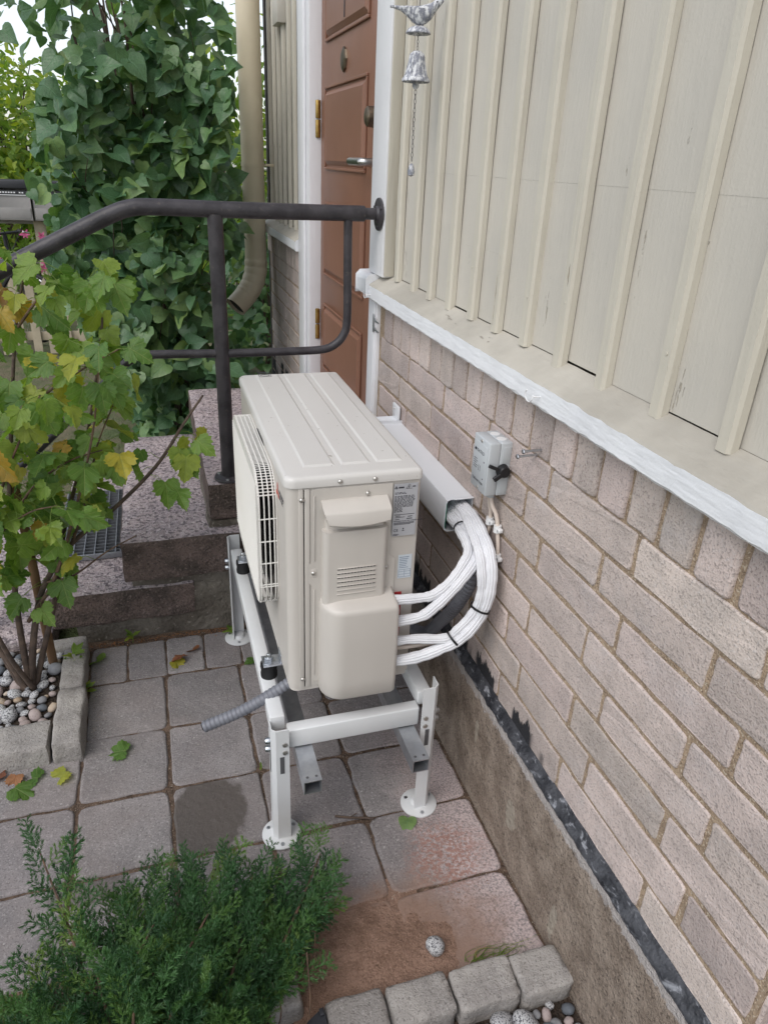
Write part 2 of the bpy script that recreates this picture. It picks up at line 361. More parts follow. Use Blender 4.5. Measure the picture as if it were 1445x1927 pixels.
def join_geo(L):
    V = []; F = []
    for v, f in L:
        n = len(V); V += list(v); F += [tuple(i+n for i in q) for q in f]
    return V, F
def lathe(name, prof, c, mat, parent=None, res=24, ax='z', smooth=True):
    V = []; F = []; c = Vector(c)
    for r, h in prof:
        for k in range(res):
            a = 2*math.pi*k/res; u, w = r*math.cos(a), r*math.sin(a)
            V.append(c + (Vector((u, w, h)) if ax == 'z' else Vector((h, u, w)) if ax == 'x' else Vector((w, h, u))))
    for i in range(len(prof)-1):
        for k in range(res):
            k2 = (k+1) % res; F.append((i*res+k, i*res+k2, (i+1)*res+k2, (i+1)*res+k))
    F.append(tuple(range(res-1, -1, -1))); n = (len(prof)-1)*res; F.append(tuple(range(n, n+res)))
    bm = bmesh.new(); me = mesh(name, V, F); bm.from_mesh(me); bpy.data.meshes.remove(me)
    return link(name, bm_mesh(name, bm, smooth, 40), mat, parent)
def prism(name, poly, axis_, a, b, mat, parent=None, bev=0.):
    """polygon (2D) pushed along an axis from a to b"""
    def mk(p, t): return {'x': (t, p[0], p[1]), 'y': (p[0], t, p[1]), 'z': (p[0], p[1], t)}[axis_]
    n = len(poly); V = [mk(p, a) for p in poly]+[mk(p, b) for p in poly]
    F = [tuple(range(n)), tuple(range(2*n-1, n-1, -1))]+[(i, (i+1) % n, n+(i+1) % n, n+i) for i in range(n)]
    bm = bmesh.new(); me = mesh(name, V, F); bm.from_mesh(me); bpy.data.meshes.remove(me)
    if bev: bmesh.ops.bevel(bm, geom=bm.edges[:], offset=bev, segments=2, profile=.5, affect='EDGES', clamp_overlap=True)
    return link(name, bm_mesh(name, bm, True, 40), mat, parent)
def text(name, body, M, size, mat, parent, align='LEFT'):
    cu = bpy.data.curves.new(name, 'FONT'); cu.body = body; cu.size = size; cu.align_x = align; cu.extrude = .0002
    ob = bpy.data.objects.new(name, cu); COL.objects.link(ob)
    dg = bpy.context.evaluated_depsgraph_get(); me = bpy.data.meshes.new_from_object(ob.evaluated_get(dg))
    bpy.data.objects.remove(ob); me.transform(M); me.materials.clear()
    return link(name, me, mat, parent)
def frame(origin, xdir, ydir):
    x = Vector(xdir).normalized(); y = Vector(ydir).normalized(); z = x.cross(y)
    return Matrix(((x.x, y.x, z.x, origin[0]), (x.y, y.y, z.y, origin[1]), (x.z, y.z, z.z, origin[2]), (0, 0, 0, 1)))
def pillow(name, lx, ly, depth, seed, inset=.010, drop=.006, irr=.004, corner=.012, mat=None, per=5):
    """a cushion-edged block: uneven rounded outline, top at z=0, local x,y"""
    rs = random.Random(seed); out = []
    hx, hy = lx/2, ly/2
    cs = [corner*rs.uniform(.6, 1.7) for _ in range(4)]
    corners = [(hx, hy, 0), (-hx, hy, 90), (-hx, -hy, 180), (hx, -hy, 270)]
    for k, (cx, cy, a0) in enumerate(corners):
        r = cs[k]; ox, oy = cx-math.copysign(r, cx), cy-math.copysign(r, cy)
        for j in range(3):
            a = R(a0+45*j); out.append((ox+r*math.cos(a), oy+r*math.sin(a)))
        nx, ny, _ = corners[(k+1) % 4]; r2 = cs[(k+1) % 4]
        ex, ey = out[-1]
        if k % 2 == 0: tx, ty = nx-math.copysign(r2, nx), ny
        else: tx, ty = nx, ny-math.copysign(r2, ny)
        for j in range(1, per):
            t = j/per; out.append((ex+(tx-ex)*t, ey+(ty-ey)*t))
    sd0 = rs.uniform(0, 99)
    out = [(x+mnoise.noise(Vector((x*22, y*22, sd0)))*irr*1.6+rs.uniform(-irr, irr)*.45, y+mnoise.noise(Vector((x*22, y*22, sd0+7)))*irr*1.6+rs.uniform(-irr, irr)*.45) for x, y in out]
    n = len(out); V = []
    for s, z in ((inset, 0), (inset*.35, -drop*.35), (0, -drop*1.4), (0, -depth)):
        for x, y in out:
            fx = 1-s/hx; fy = 1-s/hy; V.append((x*fx, y*fy, z + (rs.uniform(-.0012, .0012) if z == 0 else 0)))
    F = [tuple(range(n))]
    for k in range(3):
        for i in range(n): F.append((k*n+i, (k+1)*n+i, (k+1)*n+(i+1) % n, k*n+(i+1) % n))
    me = mesh(name, V, F, True)
    me.polygons[0].use_smooth = False
    if mat: me.materials.append(MAT[mat])
    return me

G = -.48   # paving level
# ------------------------------------------------------------------ ground and paving
gm = mesh('ground', [(-60, -30, G-.03), (60, -30, G-.03), (60, 120, G-.03), (-60, 120, G-.03)], [(0, 1, 2, 3)])
struct(link('ground', gm, 'lawn'))
bed = struct(prism('paving', [(-3.2, -.33), (-.152, -.33), (-.152, -.59), (.556, -.59), (.556, 1.06), (-3.2, 1.06)], 'z', G-.10, G-.0065, 'joint_sand'))
XS = [-2.79, -2.515, -2.24, -1.965, -1.69, -1.415, -1.14, -.886, -.614, -.343, -.068, .214, .550]
YS = [-2.48, -2.21, -1.94, -1.67, -1.40, -1.13, -.86, -.59, -.325, -.06, .205, .48, .77]
PV = [pillow('paver', .265, .259, .05, 100+i, .0065, .0040, .0030, .014, 'paver') for i in range(8)]
PH = [pillow('paver', .137, .225, .05, 200+i, .006, .004, .003, .014, 'paver') for i in range(4)]
PN = [pillow('paver', .060, .262, .05, 300+i, .006, .004, .002, .008, 'paver') for i in range(2)]
def place(me, name, loc, parent, sc=(1, 1, 1), rot=(0, 0, 0)):
    o = bpy.data.objects.new(name, me); COL.objects.link(o); o.parent = parent
    o.location = Vector(loc) - wloc(parent); o.scale = sc; o.rotation_euler = rot; return o
def in_bed(x, y):   # planters take the place of pavers
    return (x < -.62 and y > .40) or (x < -.10 and y < -.33 and y > -1.5) or (x < .6 and y < -.56 and y > -1.5)
for i in range(len(XS)-1):
    for j in range(len(YS)-1):
        cx, cy = (XS[i]+XS[i+1])/2, (YS[j]+YS[j+1])/2
        if in_bed(cx, cy) or cy < -.6: continue
        w, h = XS[i+1]-XS[i]-.012, YS[j+1]-YS[j]-.012
        place(random.choice(PV), 'paver', (cx+random.uniform(-.002, .002), cy+random.uniform(-.002, .002), G+random.uniform(-.003, .002)), bed,
              (w/.262, h/.256, 1), (random.uniform(-.008, .008), random.uniform(-.008, .008), random.uniform(-.012, .012)+random.choice((0, math.pi))))
for x0, x1 in ((-.614, -.478), (-.478, -.333), (-.333, -.190), (-.190, -.047), (-.047, .10), (.10, .245), (.245, .39), (.39, .545)):
    place(random.choice(PH), 'paver', ((x0+x1)/2, .885, G+random.uniform(-.003, .001)), bed, ((x1-x0-.008)/.134, 1, 1), (random.uniform(-.012, .012), random.uniform(-.01, .01), random.uniform(-.015, .015)))
# sand drift on the paving by the kerb
def heap(name, x0, x1, y0, y1, f, mat, n=44):
    V = []; F = []
    for j in range(n+1):
        for i in range(n+1):
            x = x0+(x1-x0)*i/n; y = y0+(y1-y0)*j/n; V.append((x, y, f(x, y)))
    for j in range(n):
        for i in range(n):
            a = j*(n+1)+i; F.append((a, a+1, a+n+2, a+n+1))
    return link(name, mesh(name, V, F, True), mat)
def sandz(x, y):
    d = math.hypot((x-.12)/.235, (y+.475)/.165) + .45*mnoise.noise(Vector((x*9, y*9, 1)))
    e = math.hypot((x-.30)/.09, (y+.49)/.10)
    return G + .0125*(1-d)*1.5 - .003 + .005*max(0, 1-e) + .004*mnoise.noise(Vector((x*30, y*30, 4))) + .0012*mnoise.noise(Vector((x*90, y*90, 4)))
struct(heap('sand_drift', -.10, .50, -.60, -.26, sandz, 'red_sand', 56))

# ------------------------------------------------------------------ kerbs, planter beds, pebbles
ICO = []
def pebble_mesh(seed, lump=.18, sub=2):
    bm = bmesh.new(); bmesh.ops.create_icosphere(bm, subdivisions=sub, radius=1.)
    for v in bm.verts:
        d = v.co.normalized(); v.co = d*(1+lump*mnoise.noise(d*1.3+Vector((seed*3.7, seed, 0))))
    return bm_mesh('pebble', bm, True, 180)
PEB = {}
for k in ('pebble_speckled', 'pebble_grey', 'pebble_pink', 'pebble_dark', 'pebble_tan'):
    PEB[k] = []
    for s in range(3):
        me = pebble_mesh(s+len(k)*1.7); me.materials.append(MAT[k]); PEB[k].append(me)
def pebble(parent, loc, r, kind=None):
    k = kind or random.choices(list(PEB), (4, 3, 2.5, 1.6, 1))[0]
    return place(random.choice(PEB[k]), 'pebble', loc, parent, (r*random.uniform(.95, 1.35), r*random.uniform(.85, 1.1), r*random.uniform(.6, .85)), (random.uniform(-.5, .5), random.uniform(-.5, .5), random.uniform(0, 6.3)))
def scatter(parent, x0, x1, y0, y1, z, n, rmin, rmax, ok=lambda x, y: True, kinds=None):
    pts = []; tries = 0
    while len(pts) < n and tries < n*60:
        tries += 1; r = random.uniform(rmin, rmax)*random.choice((.7, 1, 1)); x, y = random.uniform(x0, x1), random.uniform(y0, y1)
        if not ok(x, y): continue
        if all((x-a)**2+(y-b)**2 > ((r+c)*.86)**2 for a, b, c in pts):
            pts.append((x, y, r)); pebble(parent, (x, y, z+r*.35+random.uniform(0, .006)), r, kinds() if kinds else None)
kerbL = struct(box('planter_kerb', (-2.4, .44, G-.09), (-.63, .50, G-.02), 'joint_sand', None, 0))
for k, (lo, hi) in enumerate((((-.698, .395, G-.04), (-.608, .672, -.398)), ((-.700, .680, G-.04), (-.618, .915, -.402)), ((-.775, .925, G-.04), (-.622, .995, -.405)),
                              ((-.975, .395, G-.04), (-.706, .525, -.400)), ((-1.25, .390, G-.04), (-.983, .525, -.402)), ((-1.52, .390, G-.04), (-1.258, .525, -.401)), ((-1.80, .390, G-.04), (-1.528, .525, -.401)))):
    rough_block('kerb_stone', lo, hi, .010, 'kerb', kerbL, 8, .005, 22., seed=k*3.3)
bedL = struct(box('planter_bed', (-2.4, .50, G-.10), (-.69, 1.0, -.445), 'soil', None, 0))
scatter(bedL, -1.15, -.715, .545, .985, -.442, 150, .012, .030)
kerbF = struct(box('front_kerb', (-.15, -.70, G-.10), (.55, -.58, G-.05), 'joint_sand', None, 0))
for k, (lo, hi) in enumerate((((-.030, -.664, G-.05), (.107, -.566, -.430)), ((.113, -.668, G-.05), (.262, -.570, -.427)), ((.268, -.674, G-.05), (.422, -.574, -.430)), ((.428, -.682, G-.05), (.556, -.580, -.432)),
                              ((-.150, -.560, G-.05), (-.076, -.455, -.430)), ((-.148, -.448, G-.05), (-.074, -.345, -.432)))):
    rough_block('kerb_stone', lo, hi, .011, 'kerb', kerbF, 8, .0045, 22., seed=20+k*3.3)
bedF = struct(box('pebble_bed', (-.02, -1.6, G-.12), (.5545, -.655, G-.018), 'soil', None, 0))
for x, y, r, k in ((.30, -.715, .030, 'pebble_dark'), (.365, -.69, .026, 'pebble_speckled'), (.42, -.71, .028, 'pebble_speckled'), (.235, -.735, .028, 'pebble_tan'), (.13, -.72, .032, 'pebble_speckled'), (.375, -.735, .024, 'pebble_grey'), (.46, -.75, .026, 'pebble_dark'), (.195, -.715, .018, 'pebble_tan')):
    pebble(bedF, (x, y, G-.002), r, k)
scatter(bedF, .05, .545, -.90, -.685, G-.016, 130, .010, .020, kinds=lambda: random.choices(('pebble_speckled', 'pebble_grey', 'pebble_pink', 'pebble_dark'), (4, 4, 1.5, 2.5))[0])
bedJ = struct(box('juniper_bed', (-1.6, -1.6, G-.12), (-.155, -.335, G-.02), 'soil', None, 0))
p = tag(link('loose_pebble', PEB['pebble_speckled'][1], None, None, (.272, -.497, G+.020)), 'single round speckled pebble lying on the red sand', 'pebble')
p.scale = (.024, .026, .021); p.rotation_euler = (.4, .2, .6)
e = thing('garden_edging', 'dark grey plastic edging strip left of the front kerb stones', 'edging', (-.08, -.62, G))
prism('strip', [(-.13, -.635), (-.037, -.585), (-.037, -.68), (-.13, -.72)], 'z', G-.02, -.425, 'edging_black', e, .003)
box('joint_clip', (-.046, -.60, -.425), (-.036, -.585, -.418), 'edging_black', e, .001)

# ------------------------------------------------------------------ granite stairs
st = thing('granite_stairs', 'pink granite block stairs rising to the brown front door', 'stairs', (-.2, 1.5, G))
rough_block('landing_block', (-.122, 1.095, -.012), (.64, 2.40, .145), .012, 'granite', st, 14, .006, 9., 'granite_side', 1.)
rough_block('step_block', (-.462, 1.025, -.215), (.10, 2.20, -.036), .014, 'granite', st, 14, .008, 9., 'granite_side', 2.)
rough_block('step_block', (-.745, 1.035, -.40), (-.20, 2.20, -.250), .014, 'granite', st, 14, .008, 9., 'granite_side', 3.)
rough_block('stair_base', (-.67, 1.048, G-.05), (.60, 2.15, -.255), .03, 'stair_base', st, 16, .016, 7., None, 4.)
rough_block('stair_base', (-.44, 1.055, -.30), (.60, 2.15, -.20), .02, 'stair_base', st, 12, .010, 9., None, 8.)
rough_block('stair_base', (-.126, 1.085, -.23), (.60, 2.15, -.008), .02, 'stair_base', st, 12, .012, 9., None, 5.)
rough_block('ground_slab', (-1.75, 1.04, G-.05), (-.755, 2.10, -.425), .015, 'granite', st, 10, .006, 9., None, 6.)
gr = thing('door_grate', 'galvanised steel boot grate lying on the lowest step', 'grate', (-.6, 1.6, -.25))
for a, b in (((-.742, 1.31), (-.735, 1.96)), ((-.485, 1.31), (-.478, 1.96)), ((-.742, 1.305), (-.478, 1.312)), ((-.742, 1.956), (-.478, 1.963))):
    box('frame_bar', (a[0], a[1], -.248), (b[0], b[1], -.222), 'grate_steel', gr, .001)
for k in range(21):
    y = 1.338+k*.0295; box('cross_bar', (-.735, y-.0012, -.244), (-.485, y+.0012, -.224), 'grate_steel', gr, 0)
for k in range(6):
    x = -.735+.25*(k+.5)/6; box('bearing_bar', (x-.0022, 1.312, -.246), (x+.0022, 1.956, -.2225), 'grate_steel', gr, 0)
box('mat_under', (-.735, 1.313, -.2485), (-.486, 1.955, -.2455), 'rubber', gr, 0)

# ------------------------------------------------------------------ house
house = thing('house', 'house wall of grey brick below cream board siding with brown door', 'house', (.9, 0, G))
ZJ = [-.055, .040, .140, .236, .327, .421, .514, .607, .700]
mort = prism('brick_wall', [(1.165, -.06), (1.165, .84), (-2.6, .84), (-2.6, .47), (-1.055, .47), (-1.055, -.06)], 'x', .5775, .90, 'mortar', house)
mort2 = box('brick_wall', (.5775, 2.665, -.45), (.90, 3.88, .84), 'mortar', house, 0)
BR = [pillow('brick', .083, .319, .05, 400+i, .0035, .0022, .0020, .0055, 'brick', 7) for i in range(10)]
BH = [pillow('brick', .083, .153, .05, 450+i, .0035, .0022, .0020, .0055, 'brick', 4) for i in range(5)]
BS = [pillow('brick', .142, .083, .05, 480+i, .006, .005, .0022, .0065, 'brick', 4) for i in range(8)]
def lay(me, h, length, y, z, x=.575, base=(.080, .316)):
    flip = random.choice((0, math.pi))
    pa = mort if y < 2 else mort2
    o = bpy.data.objects.new('brick', me); COL.objects.link(o); o.parent = pa
    o.location = Vector((x+random.uniform(-.0025, .0012), y, z)) - wloc(pa)
    # local z -> -x (out of the wall), local x -> z, local y -> y
    o.rotation_euler = Matrix(((0, 0, -1), (0, 1, 0), (1, 0, 0))).to_euler()
    o.rotation_euler.rotate_axis('Z', random.uniform(-.006, .006)+flip)
    o.scale = (h/base[0], length/base[1], 1)
def course(k, y0, y1, phase, pitch=.334):
    z0, z1 = ZJ[k], ZJ[k+1]; h = z1-z0-.013+random.uniform(-.002, .001); zc = (z0+z1)/2
    y = phase
    while y > y0: y -= pitch
    while y < y1:
        a, b = max(y, y0), min(y+pitch, y1)
        if b-a > .045:
            L = b-a-.013+random.uniform(-.004, .001)
            if L > .22: lay(random.choice(BR), h, L, (a+b)/2, zc)
            else: lay(random.choice(BH), h, L, (a+b)/2, zc, base=(.080, .150))
        y += pitch
for k in range(8):
    ph = (-.20 if k % 2 else -.105)
    course(k, -1.05, 1.16, ph); course(k, 2.67, 3.87, ph+.02)
    if ZJ[k] > .46: course(k, -2.6, -1.05, ph)
y = -2.55
while y < 3.86:
    if y+.0985 < 1.17 or y > 2.66: lay(random.choice(BS), .146, .0985-.012+random.uniform(-.003, .003), y+.049, .772, .571, (.142, .083))
    y += .0985
for k in range(-4, 0):
    zc = ZJ[0]+(k+.5)*.095; z = 2.67
    while z < 3.86:
        lay(random.choice(BR), .081, .32, min(z+.167+(k % 2)*.1, 3.70), zc); z += .334
# brick return at the cellar niche and its dark boarding
for k in range(6):
    zc = (ZJ[k]+ZJ[k+1])/2
    for q in range(2):
        o = bpy.data.objects.new('brick', random.choice(BH)); COL.objects.link(o); o.parent = mort
        o.location = Vector((.66+q*.162, -1.062, zc)) - wloc(mort); o.rotation_euler = Matrix(((0, -1, 0), (0, 0, -1), (1, 0, 0))).to_euler()
box('cellar_board', (.80, -2.6, G), (.84, -1.06, .47), 'door_brown', house, .002)
box('core_wall', (.66, -2.6, .84), (.90, 1.20, 3.4), 'mortar', house, 0)
box('core_wall', (.66, 2.66, .84), (.90, 3.88, 3.4), 'mortar', house, 0)
box('lintel', (.66, 1.20, 2.45), (.90, 2.66, 3.4), 'siding', house, 0)
# plinth: rendered footing with bevelled tarred top
prism('plinth', [(.555, G-.06), (.90, G-.06), (.90, -.064), (.590, -.064), (.573, -.066), (.556, -.078)], 'y', -2.6, 1.165, 'plinth', house)
tr_V = []; tr_F = []; n = 240
for i in range(n+1):
    y = -1.062+(1.16+1.062)*i/n; w = mnoise.noise(Vector((y*26, 3, 0)))*.006+mnoise.noise(Vector((y*80, 7, 0)))*.004
    for x, z in ((.5535, -.082+w*1.4), (.5527, -.076+w), (.558+w*.3, -.069), (.568, -.060+w*.2), (.5715, -.050+w*.6), (.578, -.047+w*.8)):
        tr_V.append((x+mnoise.noise(Vector((y*60, z*60, 5)))*.0015, y, z))
for i in range(n):
    for k in range(5): tr_F.append((i*6+k, (i+1)*6+k, (i+1)*6+k+1, i*6+k+1))
link('tar_seal', mesh('tar_seal', tr_V, tr_F, True), 'tar', house)
# ledge above the bricks
def ledge(y0, y1):
    q = []
    n = max(2, int((y1-y0)/.02)); V = []; F = []
    prof = [(.600, .926), (.534, .888), (.5295, .883), (.529, .838), (.534, .832), (.600, .832)]
    for i in range(n+1):
        y = y0+(y1-y0)*i/n
        for j, (x, z) in enumerate(prof):
            w = Vector((0, y*23, j*5)); a = mnoise.noise(w)*.0016+mnoise.noise(w*3.7)*.0010
            V.append((x+a*(1 if j in (1, 2, 3) else 0), y, z+a*(1.6 if j in (2, 3, 4) else .4)))
    m_ = len(prof)
    for i in range(n):
        for j in range(m_): F.append((i*m_+j, (i+1)*m_+j, (i+1)*m_+(j+1) % m_, i*m_+(j+1) % m_))
    F.append(tuple(range(m_))); F.append(tuple(range(n*m_+m_-1, n*m_-1, -1)))
    me = mesh('ledge', V, F); me.materials.append(MAT['white']); me.materials.append(MAT['sill_top'])
    for i, f in enumerate(me.polygons):
        if abs(f.normal.y) < .5 and f.normal.z > .5: f.material_index = 1
    bm = bmesh.new(); bm.from_mesh(me); bmesh.ops.recalc_face_normals(bm, faces=bm.faces[:]); bm.to_mesh(me); bm.free()
    return link('ledge', me, None, house)
ledge(-2.6, 1.175); ledge(2.665, 3.90)
prism('ledge_end', [(.523, .842), (.60, .842), (.60, .918), (.536, .916), (.523, .902)], 'y', 1.178, 1.325, 'white', house, .006)
# board and batten siding
side = box('siding', (.612, -2.6, .925), (.66, 1.115, 3.4), 'dark_void', house, 0)
side2 = box('siding', (.612, 2.66, .925), (.66, 3.88, 3.4), 'dark_void', house, 0)
def board(y0, y1, z0, z1, x, parent):
    bm = bmesh.new(); bm_box(bm, (x, y0, z0), (.612, y1, z1), 0, 1)
    link('board', bm_mesh('board', bm), 'siding', parent)
def batten(yc, parent, z0=.918, w=.0175, t=.020):
    V = []; F = []; n = 60; lean = random.uniform(-.002, .002)
    for i in range(n+1):
        z = z0+(3.4-z0)*i/n
        a = mnoise.noise(Vector((yc*31, z*5, 0)))*.0012; b = mnoise.noise(Vector((yc*17, z*21, 4)))*.0007
        g = .0024+.0030*mnoise.noise(Vector((yc*11, z*2.2, 8)))      # uneven gap behind the strip
        xf = .600-g-t
        for dy, x in ((-w, .600-g), (-w+.001, xf+.0065), (-w+.0055, xf), (w-.0055, xf), (w-.001, xf+.0065), (w, .600-g)):
            V.append((x+b, yc+dy+a+lean*(z-1.5), z))
    for i in range(n):
        for k in range(5): F.append((i*6+k, i*6+k+1, (i+1)*6+k+1, (i+1)*6+k))
        F.append((i*6+5, i*6, (i+1)*6, (i+1)*6+5))
    F.append((5, 4, 3, 2, 1, 0)); F.append(tuple(n*6+k for k in range(6)))
    me = mesh('batten', V, F); link('batten', me, 'batten', parent)
BY = [1.012+.0, .838, .673, .513, .348, .185, .028, -.140, -.313, -.492, -.668, -.845, -1.02, -1.20, -1.37, -1.55, -1.72, -1.90, -2.07, -2.25, -2.42]
edges = [1.10] + BY + [-2.58]
for k in range(len(edges)-1):
    y1, y0 = edges[k]-.002, edges[k+1]+.002
    jit = random.uniform(-.001, .001)
    zb = .925+random.uniform(.001, .006)
    if k < 6:
        board(y0, y1, zb, 1.1049, .5996+jit, side); board(y0, y1, 1.1050, 1.2811, .5998+jit, side); board(y0, y1, 1.2812, 3.4, .5993+jit, side)
    else:
        board(y0, y1, zb, 1.2811, .5996+jit, side); board(y0, y1, 1.2812, 3.4, .5992+jit, side)
for y in BY[:13]:
    for z in (1.02, 1.55, 2.05): lathe('nail', [(.0, -.0012), (.0030, -.0010), (.0034, .0)], (.5785, y+random.uniform(-.004, .004), z+random.uniform(-.05, .05)), 'batten', side, 8, 'x')
for y in BY: batten(y, side, .918+random.uniform(-.006, .004), .0175+random.uniform(-.001, .0015))
EY = [2.78, 2.95, 3.12, 3.29, 3.46, 3.63, 3.80]
ed2 = [2.67]+EY+[3.88]
for k in range(len(ed2)-1): board(ed2[k]+.002, ed2[k+1]-.002, .93, 3.4, .600+random.uniform(-.001, .001), side2)
for y in EY: batten(y, side2)
box('meter_cover', (.55, 3.25, 1.98), (.60, 3.42, 2.14), 'siding', house, .004)
# door frame and casing
box('door_casing', (.5545, 1.098, .921), (.66, 1.272, 3.4), 'whitev', house, .003)
box('casing_bead', (.560, 1.088, .926), (.598, 1.097, 3.4), 'batten', house, .002)
box('door_jamb', (.556, 1.175, .10), (.66, 1.262, .838), 'whitev', house, .003)
box('jamb_edge', (.563, 1.166, .10), (.60, 1.1745, .838), 'whitev', house, .001)
box('door_jamb', (.560, 2.432, .10), (.66, 2.655, 3.4), 'whitev', house, .003)
box('jamb_stop', (.545, 2.500, .10), (.559, 2.652, 3.4), 'whitev', house, .003)
door = box('door', (.622, 1.24, .16), (.665, 2.43, 2.44), 'door_brown', house, .002)
def panel(y0, y1, z0, z1):
    bm = bmesh.new()
    # raised stiles round a sunk field: bead ring and sloping raised centre
    for lo, hi in (((.612, y0-.012, z0-.012), (.6215, y1+.012, z0)), ((.612, y0-.012, z1), (.6215, y1+.012, z1+.012)), ((.612, y0-.012, z0), (.6215, y0, z1)), ((.612, y1, z0), (.6215, y1+.012, z1))): bm_box(bm, lo, hi, .003, 2)
    a = .028
    V = [bm.verts.new(p) for p in ((.6215, y0+.008, z0+.008), (.6215, y1-.008, z0+.008), (.6215, y1-.008, z1-.008), (.6215, y0+.008, z1-.008), (.608, y0+a, z0+a), (.608, y1-a, z0+a), (.608, y1-a, z1-a), (.608, y0+a, z1-a))]
    for q in ((4, 5, 6, 7), (0, 1, 5, 4), (1, 2, 6, 5), (2, 3, 7, 6), (3, 0, 4, 7)): bm.faces.new([V[i] for i in q])
    link('door_panel', bm_mesh('door_panel', bm), 'door_brown', door)
panel(1.60, 2.31, 1.27, 1.60); panel(1.58, 2.31, .77, 1.10); panel(1.58, 2.31, .27, .60); panel(1.60, 2.31, 1.80, 2.30)
box('panel_slot', (.606, 1.93, 1.835), (.6115, 1.945, 2.2), 'ink', door, .001)  # dark strip drawn for the upright decorative slot in the top panel
lathe('door_knocker', [(.0, -.014), (.030, -.013), (.046, -.008), (.048, 0)], (.6215, 1.975, 1.69), 'bronze', door, 8, 'x', False)
lathe('lock_cylinder', [(.0, -.05), (.026, -.05), (.034, -.044), (.038, -.012), (.046, -.008), (.047, 0)], (.6215, 1.44, 1.455), 'bronze', door, 24, 'x')
lathe('handle_rose', [(.0, -.016), (.030, -.016), (.034, -.012), (.035, 0)], (.6215, 1.425, 1.30), 'steel', door, 24, 'x')
tube('door_handle', [(.615, 1.425, 1.30), (.585, 1.425, 1.30), (.560, 1.432, 1.30), (.556, 1.46, 1.30), (.556, 1.60, 1.30)], .015, 'steel', door, 14, 6)
for z in (1.48, .48, 2.25):
    for q in range(2): lathe('hinge', [(.0, 0), (.013, .001), (.014, .004), (.014, .079), (.0, .083)], (.606, 2.436, z-.083+q*.085), 'brass', door, 12)
box('threshold', (.56, 1.26, .145), (.70, 2.44, .165), 'granite', house, .004)
box('corner_shade_strip', (.575, 3.885, -.45), (.90, 3.945, 3.4), 'corner_shade', house, .004)  # dark strip stands in for the shadowed gap at the corner
box('eave', (.48, -2.8, 3.4), (1.6, 4.2, 3.48), 'siding', house, .004)

# ------------------------------------------------------------------ downpipe
dp = thing('downpipe', 'beige round metal downpipe with kicked outlet at the house corner', 'downpipe', (.44, 3.75, .1))
tube('pipe', [(.455, 3.75, 3.4), (.455, 3.75, 2.0), (.455, 3.75, .66)], .074, 'gutter_beige', dp, 24, 4)
def fold(t): return .076 + (.0035*abs(math.sin(t*math.pi*6)) if .05 < t < .75 else 0)
tube('elbow', catmull([(.455, 3.75, .665), (.450, 3.745, .58), (.42, 3.73, .49), (.37, 3.71, .42), (.29, 3.67, .345)], 14), fold, 'gutter_beige', dp, 24, 0, caps=False)
tube('elbow_inside', [(.33, 3.69, .38), (.305, 3.6775, .3585)], .070, 'dark_void', dp, 20, 1)
for z in (1.25, 2.6):
    lathe('pipe_clamp', [(.0745, -.012), (.0775, -.012), (.0775, .012), (.0745, .012)], (.455, 3.75, z), 'gutter_beige', dp, 24)
    box('clamp_arm', (.53, 3.742, z-.008), (.60, 3.758, z+.008), 'gutter_beige', dp, .001)

# ------------------------------------------------------------------ handrail
YR = 1.15
hr = thing('handrail', 'black painted tubular steel handrail beside the granite stairs', 'handrail', (-.033, YR, .145))
tube('top_rail', catmull([(.495, YR, 1.134), (.30, YR, 1.134), (.0, YR, 1.135), (-.22, YR, 1.137), (-.30, YR, 1.132), (-.37, YR, 1.107), (-.50, YR, 1.044), (-.72, YR, .935), (-1.0, YR, .795), (-1.15, YR, .72)], 6), .0268, 'rail_paint', hr, 20, 0)
tube('rail_end', [(.49, YR, 1.134), (.536, YR, 1.134)], .020, 'rail_paint', hr, 16, 1)
lathe('wall_flange', [(.0, -.016), (.024, -.016), (.030, -.008), (.055, -.006), (.056, 0)], (.5525, YR, 1.133), 'rail_paint', hr, 28, 'x')
for a in (30, 150, 270):
    lathe('flange_bolt', [(.0, -.006), (.006, -.006), (.007, 0)], (.5475, YR+.043*math.cos(R(a)), 1.133+.043*math.sin(R(a))), 'rail_paint', hr, 6, 'x', False)
tube('post', [(-.033, YR, .15), (-.032, YR, .6), (-.030, YR, 1.12)], .0265, 'rail_paint', hr, 20, 2)
lathe('base_flange', [(.0, .012), (.030, .012), (.034, .009), (.054, .008), (.056, .004), (.056, 0)], (-.033, YR, .1465), 'rail_paint', hr, 28)
for a in (20, 140, 260):
    lathe('flange_bolt', [(.007, 0), (.006, .006), (.0, .006)], (-.033+.044*math.cos(R(a)), YR+.044*math.sin(R(a)), .155), 'zinc', hr, 6, 'z', False)
lr = tube('lower_rail', catmull([(.436, YR, 1.115), (.438, YR, .95), (.440, YR, .76), (.428, YR, .705), (.395, YR, .668), (.34, YR, .649), (.2, YR, .646), (-.03, YR, .645)], 6), .0155, 'rail_paint', hr, 16, 0)
tube('lower_rail', catmull([(-.03, YR, .645), (-.2, YR, .648), (-.30, YR, .646), (-.36, YR, .626), (-.45, YR, .548), (-.62, YR, .39), (-.80, YR, .23)], 6), .0155, 'rail_paint', hr, 16, 0)
tube('post', [(-1.0, YR, -.42), (-1.0, YR, .79)], .0265, 'rail_paint', hr, 16, 1)

